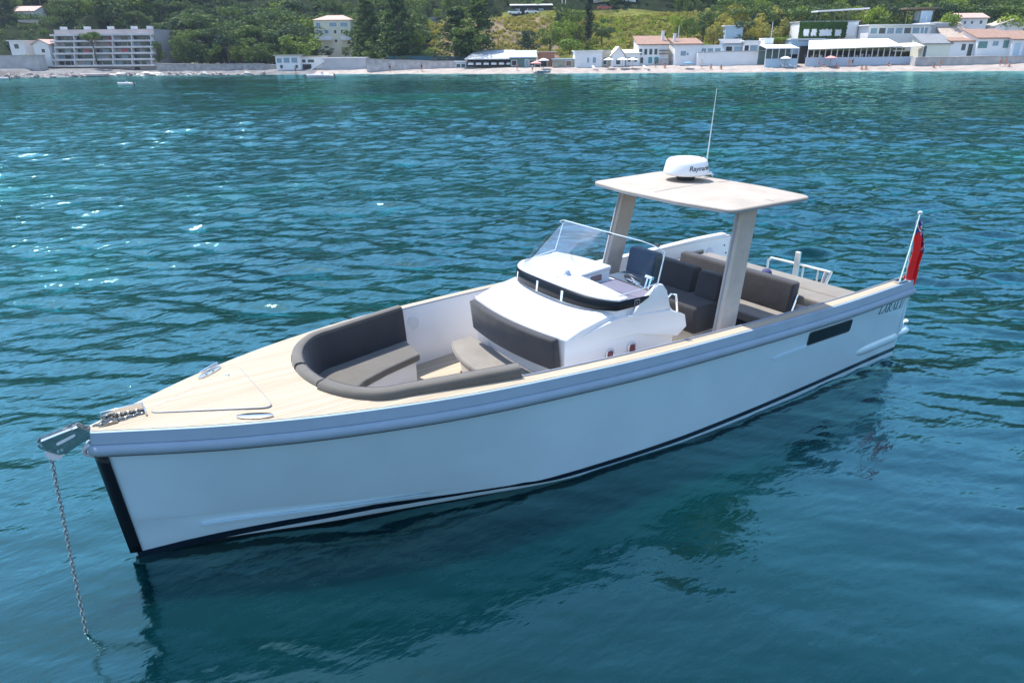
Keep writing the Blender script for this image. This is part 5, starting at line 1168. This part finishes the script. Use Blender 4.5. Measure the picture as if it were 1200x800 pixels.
# ------------------------------------------------------------------ trees
def cluster(cx, cy, cz, R_, n, leaf, vs, fs, flat=1.0):
    for _ in range(n):
        v = rng.normal(size=3); v /= np.linalg.norm(v); r = R_*(.62+.42*rng.random()); p = np.array([cx, cy, cz])+v*r*np.array([1, 1, flat])
        nrm = v+rng.normal(size=3)*.55; nrm /= np.linalg.norm(nrm); a = np.cross(nrm, rng.normal(size=3)); a /= np.linalg.norm(a); b = np.cross(nrm, a); s = leaf*(.6+.8*rng.random()); o = len(vs)
        vs += [tuple(p-a*s), tuple(p+b*s*.75), tuple(p+a*s), tuple(p-b*s*.75)]; fs.append((o, o+1, o+2, o+3))
def tree_proto(name, kind, leafm, seed):
    global rng
    rng = np.random.default_rng(seed); random.seed(seed)
    t = thing(name, (0, 0, -100), '', 'tree'); vs = []; fs = []; tr = MB()
    if kind == 'broad':      # unit: 8 m tall, 7 m wide
        tr.tube([(0, 0, -.5), (.1, 0, 1.5), (0, .1, 4.2)], [.28, .2, .1], 7)
        for k in range(6): a = k*1.05; tr.tube([(0, 0, 1.6+.2*k), (1.6*math.cos(a), 1.6*math.sin(a), 4.2)], [.12, .04], 5)
        for i in range(30):
            th = rng.random()*6.28; q = rng.random()**.5; z = 2.0+5.4*rng.random(); w = 3.2*math.sin(math.pi*min(.98, (z-.9)/7.6))**.6
            cluster(math.cos(th)*q*w, math.sin(th)*q*w, z, .75+.6*rng.random(), 78, .19, vs, fs, .8)
    elif kind == 'pine':      # umbrella pine 8 m tall
        tr.tube([(0, 0, -.5), (.3, .1, 2.5), (.1, 0, 5.6)], [.26, .19, .12], 7)
        for k in range(7): a = k*.9; tr.tube([(.15, 0, 4.0+.15*k), (2.1*math.cos(a), 2.1*math.sin(a), 5.9)], [.1, .04], 5)
        for i in range(24):
            th = rng.random()*6.28; q = rng.random()**.5*3.1; cluster(math.cos(th)*q, math.sin(th)*q, 6.3+.9*math.cos(q/3.1*1.5)+.3*rng.normal(), .8+.4*rng.random(), 88, .18, vs, fs, .55)
    elif kind == 'conifer':   # tall 12 m
        tr.tube([(0, 0, -.5), (0, 0, 11.3)], [.3, .05], 7)
        for i in range(44):
            z = 1.0+10.8*(i/43); w = 2.5*(1-(i/43))**.75+.25; 
            for k in range(2): th = rng.random()*6.28; cluster(math.cos(th)*w*.65, math.sin(th)*w*.65, z-.2, .45+.35*w/2.5*rng.random()+.15, 34, .19, vs, fs, .7)
    elif kind == 'cypress':   # 9 m tall, 1.9 wide
        tr.tube([(0, 0, -.3), (0, 0, 8)], [.2, .04], 6)
        for i in range(46):
            z = .4+8.7*i/45; w = .95*math.sin(math.pi*(.12+.86*(i/45)))**.6*(1 if i < 30 else (1-(i-30)/22)); th = rng.random()*6.28; cluster(math.cos(th)*w*.4, math.sin(th)*w*.4, z, max(.18, w*.7), 60, .11, vs, fs, 1.2)
    elif kind == 'shrub':     # 2.5 m
        tr.tube([(0, 0, -.3), (0, 0, 1.2)], [.08, .03], 5)
        for i in range(15):
            th = rng.random()*6.28; q = rng.random()**.5*1.2; cluster(math.cos(th)*q, math.sin(th)*q, .55+1.25*rng.random()*(1-q/2.4), .45+.3*rng.random(), 60, .12, vs, fs, .9)
    elif kind == 'scrub':     # low tuft patch
        tr.tube([(0, 0, -.2), (0, 0, .4)], [.05, .02], 5)
        for i in range(12):
            th = rng.random()*6.28; q = rng.random()**.5*1.9; cluster(math.cos(th)*q, math.sin(th)*q, .25+.3*rng.random(), .35+.3*rng.random(), 50, .12, vs, fs, .8)
    part(tr, 'trunk', mat('bark', (.10, .075, .055), .9, var=.2), t, smooth=True)
    mb = MB(); mb.v = vs; mb.f = fs; mb.m = [0]*len(fs)
    me = bpy.data.meshes.new('crown'); me.from_pydata(vs, [], fs); me.materials.append(leafm); o = bpy.data.objects.new('crown', me); COL.objects.link(o); o.parent = t
    return t
LD = leaf_mat('leaf_dark', (.050, .098, .040), .75); LM = leaf_mat('leaf_mid', (.105, .18, .034), .55); LB = leaf_mat('leaf_bright', (.17, .26, .035), .4); LO = leaf_mat('leaf_olive', (.22, .235, .06), .45); LC = leaf_mat('leaf_cypress', (.014, .034, .018), .3)
PROT = {}
for nm, kind, lm in (('dark_a', 'broad', LD), ('dark_b', 'broad', LD), ('mid', 'broad', LM), ('bright', 'broad', LB), ('olive', 'broad', LO), ('pine', 'pine', LD), ('conifer', 'conifer', LD), ('cypress', 'cypress', LC), ('shrub', 'shrub', LM), ('shrub_b', 'shrub', LB), ('shrub_o', 'shrub', LO), ('scrub', 'scrub', LO), ('scrub_g', 'scrub', LM)):
    PROT[nm] = tree_proto({'broad': 'broadleaf_tree', 'pine': 'umbrella_pine', 'conifer': 'conifer', 'cypress': 'cypress', 'shrub': 'shrub', 'scrub': 'low_shrub'}[kind], kind, lm, hash(nm) % 97 if False else sum(map(ord, nm)))
HT = {'broad': 7.8, 'pine': 7.6, 'conifer': 12, 'cypress': 9.2, 'shrub': 2.1, 'scrub': 1.0}
KIND = {'dark_a': 'broad', 'dark_b': 'broad', 'mid': 'broad', 'bright': 'broad', 'olive': 'broad', 'pine': 'pine', 'conifer': 'conifer', 'cypress': 'cypress', 'shrub': 'shrub', 'shrub_b': 'shrub', 'shrub_o': 'shrub', 'scrub': 'scrub', 'scrub_g': 'scrub'}
usedp = set()
random.seed(21)
def tree(kind, px, yb, yt, d, label, group=None, wx=1.0, cat=None):
    """a tree whose foot stands at distance d and whose top reaches height yt"""
    d = DM(px, d); u, _, z1 = at(px, yt, d); z0 = zat(px, yb, d) if yb is not None else ground_z(u, d)
    s = max(.2, (z1-z0)/HT[KIND[kind]]); q = PROT[kind] if kind not in usedp else dup(PROT[kind]); usedp.add(kind)
    q.location = G(u, d, z0); q.rotation_euler = (0, 0, random.random()*6.28); q.scale = (s*wx, s*wx, s)
    q['label'] = label; q['category'] = cat or ('tree' if KIND[kind] not in ('shrub', 'scrub') else 'shrub')
    if group: q['group'] = group
    elif 'group' in q.keys(): del q['group']
    return q
# single trees one can point to
tree('cypress', 691, 46, -9, 186, 'tall narrow dark cypress on the slope above the flat white house', wx=1.25)
tree('pine', 106, 70, 39, 169, 'umbrella pine standing in front of the white apartment block', wx=.95)
tree('dark_a', 619, 64, 36, 176, 'round blue-green bush-like tree behind the brick hut', wx=1.25, cat='tree')
tree('dark_b', 706, 50, 22, 190, 'dark rounded tree just right of the cypress', wx=1.3)
tree('conifer', 560, 72, -4, 174, 'large dark conifer, right one of the dense clump left of the restaurant', wx=2.0)
tree('conifer', 533, 72, 8, 172, 'broad dark conifer, left one of the dense clump left of the restaurant', wx=2.3)
tree('dark_b', 548, 72, 22, 170, 'low dark tree at the front of the clump left of the restaurant', wx=1.2)
tree('conifer', 463, 74, -12, 171, 'tall dark conifer at the edge of the wood above the pale sea wall', wx=1.8)
tree('conifer', 428, 72, -4, 178, 'tall dark conifer right behind the cream villa', wx=1.7)
tree('mid', 485, 72, 36, 172, 'green tree at the foot of the bare slope', wx=.9)
tree('shrub', 500, 70, 58, 170, 'small dark shrub low on the bare slope')
tree('bright', 795, 46, 17, 184, 'bright green round tree above the terracotta roofs, left one', wx=.9); tree('mid', 808, 48, 19, 183, 'green round tree above the terracotta roofs, right one', wx=.95)
tree('olive', 838, 52, 30, 180, 'yellowish bushy tree beside the sunken hut', wx=1.2); tree('dark_a', 826, 48, 14, 192, 'dark green tree high behind the terracotta roofs', wx=1.1)
tree('mid', 645, 60, 30, 184, 'leafy green tree climbing the slope, lowest of the row left of the cypress', wx=1.1)
tree('mid', 662, 58, 22, 188, 'leafy green tree climbing the slope, second of the row left of the cypress', wx=1.1)
tree('shrub_b', 668, 62, 42, 178, 'pale green shrub right above the rubble-stone hut', wx=1.2)
tree('mid', 676, 50, 8, 200, 'leafy green tree high on the slope directly left of the cypress', wx=1.1)
tree('dark_a', 660, 40, 4, 208, 'dark green tree under the pair of roadside posts', wx=1.0)
tree('dark_b', 14, 64, 43, 182, 'round dark tree at far left beside the small white house', wx=1.3)
tree('dark_a', 34, 60, 37, 180, 'round dark tree between the two small white houses at left', wx=1.1)
tree('dark_b', 49, 44, 32, 190, 'dark rounded tree above the left end of the apartment block', wx=1.2)
tree('shrub', 32, 77, 62, 170, 'dark green bush on the long grey retaining wall', wx=1.4)
tree('bright', 80, 38, 23, 200, 'sunlit yellow-green tree above the apartment roof, left one', wx=1.7); tree('bright', 108, 38, 28, 200, 'sunlit yellow-green tree above the apartment roof, right one', wx=1.7)
tree('olive', 86, 22, -2, 214, 'yellowish sunlit tree high above the apartment block', wx=.9)
tree('dark_a', 182, 78, 48, 168, 'dark tree touching the right end of the apartment block', wx=.9)
tree('dark_b', 384, 68, 54, 176, 'dark tree in front of the cream villa, left one', wx=1.2); tree('dark_a', 404, 68, 55, 176, 'dark tree in front of the cream villa, right one', wx=1.2)
tree('shrub_b', 1116, 34, 13, 177, 'pale agave-like bush beside the white house on the slope', wx=.9); tree('shrub_b', 1190, 40, 14, 180, 'bright green bush at the right edge above the cottages', wx=1.1)
tree('shrub', 915, 50, 42, 174, 'dark green hedge bush left under the ivy-covered building', wx=2.0)
# the wood on the left hill: rows of individual trees
AVOID = [(8, 68, 3), (168, 206, -9)]
def fill(pxa, pxb, rows, kinds, label, group, jit=5, seedn=1):
    random.seed(seedn)
    for d, yt, step, wx in rows:
        px = pxa+random.uniform(0, step)
        while px < pxb:
            if any(a < px < b and yt > c for a, b, c in AVOID): px += 6; continue
            k = random.choice(kinds); y = yt+random.uniform(-jit, jit); dd = d+random.uniform(-3, 3); u = at(px, 60, dd)[0]
            tree(k, px, None, y, dd, label(k) if callable(label) else label, group, wx*random.uniform(.85, 1.2)); px += step*random.uniform(.75, 1.25)
dk = ['dark_a', 'dark_b', 'dark_a', 'mid', 'pine', 'dark_b']
fill(186, 335, [(170, 46, 17, 1.1), (178, 33, 17, 1.2), (187, 22, 17, 1.2), (199, 12, 18, 1.1), (212, 0, 20, 1.1)], dk, 'tree in the dense dark wood right of the apartment block', 'trees of the wood right of the apartment block', 5, 2)
fill(330, 360, [(172, 40, 15, 1.3), (181, 26, 15, 1.2), (192, 14, 16, 1.2), (206, 1, 17, 1.1)], dk, 'dark tree in the wood left of the cream villa', 'trees of the wood left of the cream villa', 4, 3)
fill(372, 425, [(200, 14, 15, 1.2), (214, 2, 17, 1.1)], dk, 'tree in the wood behind the cream villa roof', 'trees behind the cream villa', 4, 4)
fill(415, 482, [(174, 46, 14, 1.2), (182, 26, 15, 1.2), (194, 12, 16, 1.2), (208, 1, 17, 1.1)], ['dark_a', 'dark_b', 'conifer', 'dark_b'], 'dark tree in the wood right of the cream villa', 'trees of the wood right of the cream villa', 4, 5)
def cover(pxa, pxb, rows, kinds, label, group, seedn):
    random.seed(seedn)
    for s_, step, hgt in rows:
        px = pxa+random.uniform(0, step)
        while px < pxb:
            if not (16 < px < 58 and s_ < 64):
                d = 157.5+s_+random.uniform(-3, 3); dd = DM(px, d); z = ground_z(at(px, 60, dd)[0], dd)+hgt*random.uniform(.75, 1.2); y = 60
                for _ in range(12): y -= (z-at(px, y, dd)[2])/max(.1, (at(px, y-1, dd)[2]-at(px, y, dd)[2]))
                tree(random.choice(kinds), px, None, y, d, label, group, random.uniform(1.1, 1.5))
            px += step*random.uniform(.75, 1.25)
cover(-12, 190, [(42, 16, 6), (54, 16, 6.5), (66, 16, 7), (80, 18, 8)], dk, 'tree on the wooded hillside above the apartment block', 'trees on the hillside above the apartment block', 6)
fill(478, 600, [(228, 6, 15, 1.1), (238, -4, 17, 1.1)], ['mid', 'dark_a', 'bright', 'dark_b'], 'tree along the upper road behind the bare slope', 'trees along the upper road', 4, 7)
fill(845, 935, [(186, 26, 15, 1.1), (196, 13, 15, 1.2), (208, 1, 17, 1.2)], ['dark_a', 'dark_b', 'mid', 'olive'], 'tree on the dark wooded slope left of the ivy-covered building', 'trees left of the ivy-covered building', 4, 8)
fill(925, 1120, [(192, 12, 17, 1.1), (202, 4, 18, 1.2), (214, -6, 19, 1.2)], ['dark_a', 'mid', 'dark_b', 'bright', 'dark_a'], 'tree on the wooded slope above the right beach restaurants', 'trees above the beach restaurants', 4, 9)
fill(1100, 1215, [(184, 24, 16, 1.1), (194, 8, 17, 1.2), (206, -3, 18, 1.2)], ['dark_a', 'mid', 'dark_b', 'dark_a'], 'tree on the wooded slope above the cottages at right', 'trees above the cottages', 4, 10)
fill(800, 905, [(222, 2, 15, 1.1), (232, -6, 17, 1.1)], ['mid', 'bright', 'dark_a'], 'tree at the top of the open green slope', 'trees at the top of the green slope', 3, 12)
# scrub on the open slope: one mass of low bushes nobody could count
def scrub(pxa, pxb, n, sa, sb, m, seedn, sz=(.5, 1.2), name='hillside_scrub', label=''):
    global rng
    rng = np.random.default_rng(seedn); vs = []; fs = []
    for i in range(n):
        px = rng.uniform(pxa, pxb); s = rng.uniform(sa, sb); d = DM(px, 157.5+s); u = at(px, 50, d)[0]; z = ground_z(u, d); R_ = rng.uniform(*sz)
        p = G(u, d, z+R_*.35); cluster(p.x, p.y, p.z, R_, 34, .20, vs, fs, .6)
    me = bpy.data.meshes.new(name); me.from_pydata(vs, [], fs); me.materials.append(m); o = bpy.data.objects.new(name, me); COL.objects.link(o); tag(o, label, kind='stuff')
scrub(585, 905, 900, 37, 62, LO, 5, label='olive scrub covering the open slope above the beach houses')
scrub(640, 905, 420, 37, 62, LB, 6, label='bright green scrub patches on the open slope')
scrub(505, 640, 330, 37, 60, LO, 17, (.4, 1.0), label='dry olive scrub on the bare slope above the grey-roofed restaurant')
scrub(478, 512, 60, 40, 62, LB, 7, (.4, .8), label='grassy scrub on the bare slope left of the large conifers')
scrub(900, 1210, 420, 30, 62, LM, 8, label='green scrub between the buildings on the right slope')
scrub(-10, 480, 500, 30, 60, LD, 9, (.8, 1.6), label='dark undergrowth at the foot of the left wood')
scrub(-10, 240, 420, 44, 90, LD, 19, (1.2, 2.4), label='dark undergrowth between the trees above the apartment block')
def upper_wood():
    global rng
    rng = np.random.default_rng(44); vs = []; fs = []
    for i in range(1500):
        s = 80+rng.random()**.8*260; u = rng.uniform(-1, 1)*(200+s*.6); d = float(dshore(np.clip(u, -180, 180)))+s; z = ground_z(u, d); R_ = rng.uniform(3, 6); p = G(u, d, z+R_*.6)
        cluster(p.x, p.y, p.z, R_, 60, 1.1, vs, fs, .9)
    me = bpy.data.meshes.new('upper_wood'); me.from_pydata(vs, [], fs); me.materials.append(LD); o = bpy.data.objects.new('upper_wood', me); COL.objects.link(o); tag(o, 'continuous dark wood covering the upper hill', kind='stuff')
upper_wood()

# ------------------------------------------------------------------ rocks
def rock(px, py_off, w, h, dep, label, m, seedn):
    r_ = np.random.default_rng(seedn); bm = bmesh.new(); bmesh.ops.create_icosphere(bm, subdivisions=3, radius=1)
    ph = r_.random(9)*6
    for v in bm.verts:
        c = v.co; k = 1+.22*math.sin(c.x*3+ph[0]+c.y*2)+.18*math.sin(c.z*5+ph[1]+c.x*4)+.10*math.sin(c.y*9+ph[2])+.06*r_.normal()
        v.co = Vector((c.x*k*w/2, c.y*k*dep/2, c.z*k*h))
    me = bpy.data.meshes.new('rock'); bm.to_mesh(me); bm.free(); me.materials.append(m)
    d = DM(px, 157.5+py_off); u = at(px, 88, d)[0]
    o = bpy.data.objects.new('rock', me); COL.objects.link(o); o.location = G(u, d, .05); o.rotation_euler = (0, 0, RZ); return o
RK = mat('pale_rock', (.30, .26, .245), .9, var=.3, vscale=1.5, detail=8, bump=.5, bscale=3); RKW = mat('white_rock', (.50, .46, .41), .9, var=.2, vscale=1.5, detail=8)
random.seed(5)
for i in range(34):
    px = -8+i*4.6+random.uniform(-2, 2); tag(rock(px, random.uniform(-1, 3), random.uniform(1.0, 2.4), random.uniform(.35, .95), 1.8, '', RK, i), 'pale rock in the jumbled shore rocks below the apartment block', 'rock', 'rocks below the apartment block')
for i in range(22):
    px = 146+i*7.8+random.uniform(-3, 3); tag(rock(px, random.uniform(-.5, 2.5), random.uniform(.8, 2.0), random.uniform(.3, .7), 1.6, '', RK, 80+i), 'grey rock in the line of rocks under the grey sea wall', 'rock', 'rocks under the grey sea wall')
tag(rock(178, -.5, 5.4, .9, 3, '', RKW, 50), 'largest pale flat rock at the water right of the apartment block', 'rock')
tag(rock(137, -.5, 4.0, .7, 2.4, '', RKW, 51), 'pale flat rock at the end of the concrete jetty', 'rock')
tag(rock(221, -1, 1.3, .4, 1, '', RKW, 52), 'smallest white rock under the grey sea wall', 'rock')
tag(rock(238, -1, 2.6, .7, 1.4, '', RKW, 53), 'middle white rock under the grey sea wall', 'rock')
tag(rock(289, -1.2, 2.8, .55, 1.2, '', RKW, 54), 'white rock farthest right under the grey sea wall', 'rock')
dj = DM(94, 157.8); u0, u1 = span(72, 116, dj); t = new_thing('jetty', (u0+u1)/2, dj, 0, 'low pale concrete jetty in front of the shore rocks', 'jetty')
mb = MB(); mb.box(-(u1-u0)/2, (u1-u0)/2, 0, 2.4, .15, .62); part(mb, 'deck', mat('jetty_conc', (.58, .52, .48), .9, var=.15), t, bevel=.05)
for i in range(6): x = -(u1-u0)/2+.4+(u1-u0-.8)*i/5; mb = MB(); mb.box(x-.15, x+.15, .2, .5, -.6, .2); part(mb, 'pile', CONC, t)

# ------------------------------------------------------------------ other boats
def small_boat(px, py, L_, B_, H_, m, label, rz=0, inboard=GEL, canopy_=False, name='small_boat', seatm=GEL, screen=True):
    u, d = zplane(px, py); t = new_thing(name, u, d, 0, label, 'boat', None, rz)
    mb = MB(); rows = []
    for i in range(13):
        f = i/12; x = -L_/2+L_*f; b = B_/2*(math.sin(math.pi*min(.5, .07+f*.75)) if f < .6 else 1-.15*((f-.6)/.4)); sh = H_*(1.25-.3*f)
        rows.append([(x+.0, -b, sh), (x, -b*.9, sh*.5), (x+.15*(1-f), -b*.55, 0.0), (x+.3*(1-f), 0, -.3), (x+.15*(1-f), b*.55, 0.0), (x, b*.9, sh*.5), (x, b, sh)])
    mb.grid(rows); mb.add(rows[-1], [tuple(range(7))]); part(mb, 'hull', m, t, smooth=True, angle=40, solid=.06)
    mb = MB(); mb.grid([[(r[0][0], r[0][1]*.97, r[0][2]-(.25 if i > 5 else .04)), (r[-1][0], r[-1][1]*.97, r[-1][2]-(.25 if i > 5 else .04))] for i, r in enumerate(rows)]); part(mb, 'deck', inboard, t)
    mb = MB(); mb.box(L_*.20, L_*.34, -B_*.3, B_*.3, H_*.6, H_*1.25); part(mb, 'seat', seatm, t, bevel=.05)
    if screen:
        mb = MB(); mb.hexa([(-L_*.02, -B_*.25, H_*.7), (L_*.12, -B_*.25, H_*.7), (L_*.12, B_*.25, H_*.7), (-L_*.02, B_*.25, H_*.7), (L_*.03, -B_*.2, H_*1.5), (L_*.1, -B_*.2, H_*1.5), (L_*.1, B_*.2, H_*1.5), (L_*.03, B_*.2, H_*1.5)]); part(mb, 'console', GEL, t, bevel=.04)
        mb = MB(); mb.hexa([(L_*.03, -B_*.22, H_*1.45), (L_*.05, -B_*.22, H_*1.45), (L_*.05, B_*.22, H_*1.45), (L_*.03, B_*.22, H_*1.45), (L_*.07, -B_*.2, H_*1.95), (L_*.085, -B_*.2, H_*1.95), (L_*.085, B_*.2, H_*1.95), (L_*.07, B_*.2, H_*1.95)]); part(mb, 'windscreen', WINB, t)
    mb = MB(); mb.box(L_*.46, L_*.53, -.18, .18, -.2, H_*1.35); part(mb, 'outboard_motor', DARK, t, bevel=.05)
    return t
small_boat(376, 91.6, 5.6, 1.9, .60, GEL, 'white motorboat moored off the long shed by the beach', .0)
small_boat(148, 100.5, 2.6, 1.1, .42, GEL, 'small white boat drifting off the apartment block rocks', 0, screen=True)
small_boat(637, 86.2, 2.9, 1.2, .45, mat('boat_teal', (.02, .16, .20), .4), 'small dark teal boat pulled to the beach beside the rose parasol', 0, inboard=mat('boat_teal_in', (.10, .30, .36), .5), screen=False)
small_boat(5, 93.5, 2.4, 1.0, .4, GEL, 'white dinghy at the far left rocks', 0, screen=False)

for k_ in set(PROT)-usedp:
    for c_ in list(PROT[k_].children): bpy.data.objects.remove(c_)
    bpy.data.objects.remove(PROT[k_])
# ------------------------------------------------------------------ sea air
mb = MB(); mb.box(-700, 900, -420, 1100, -8, 300); hz_o = mb.build('haze', MATS['paint_white'], None); tag(hz_o, 'thin bluish sea haze over the bay', kind='stuff')
hm = bpy.data.materials.new('sea_haze'); hm.use_nodes = True; t_ = hm.node_tree; t_.nodes.remove(t_.nodes['Principled BSDF']); pv = t_.nodes.new('ShaderNodeVolumePrincipled')
pv.inputs['Color'].default_value = (.62, .80, 1, 1); pv.inputs['Density'].default_value = HAZE; pv.inputs['Anisotropy'].default_value = .3
t_.links.new(pv.outputs[0], t_.nodes['Material Output'].inputs['Volume']); hz_o.data.materials.clear(); hz_o.data.materials.append(hm)
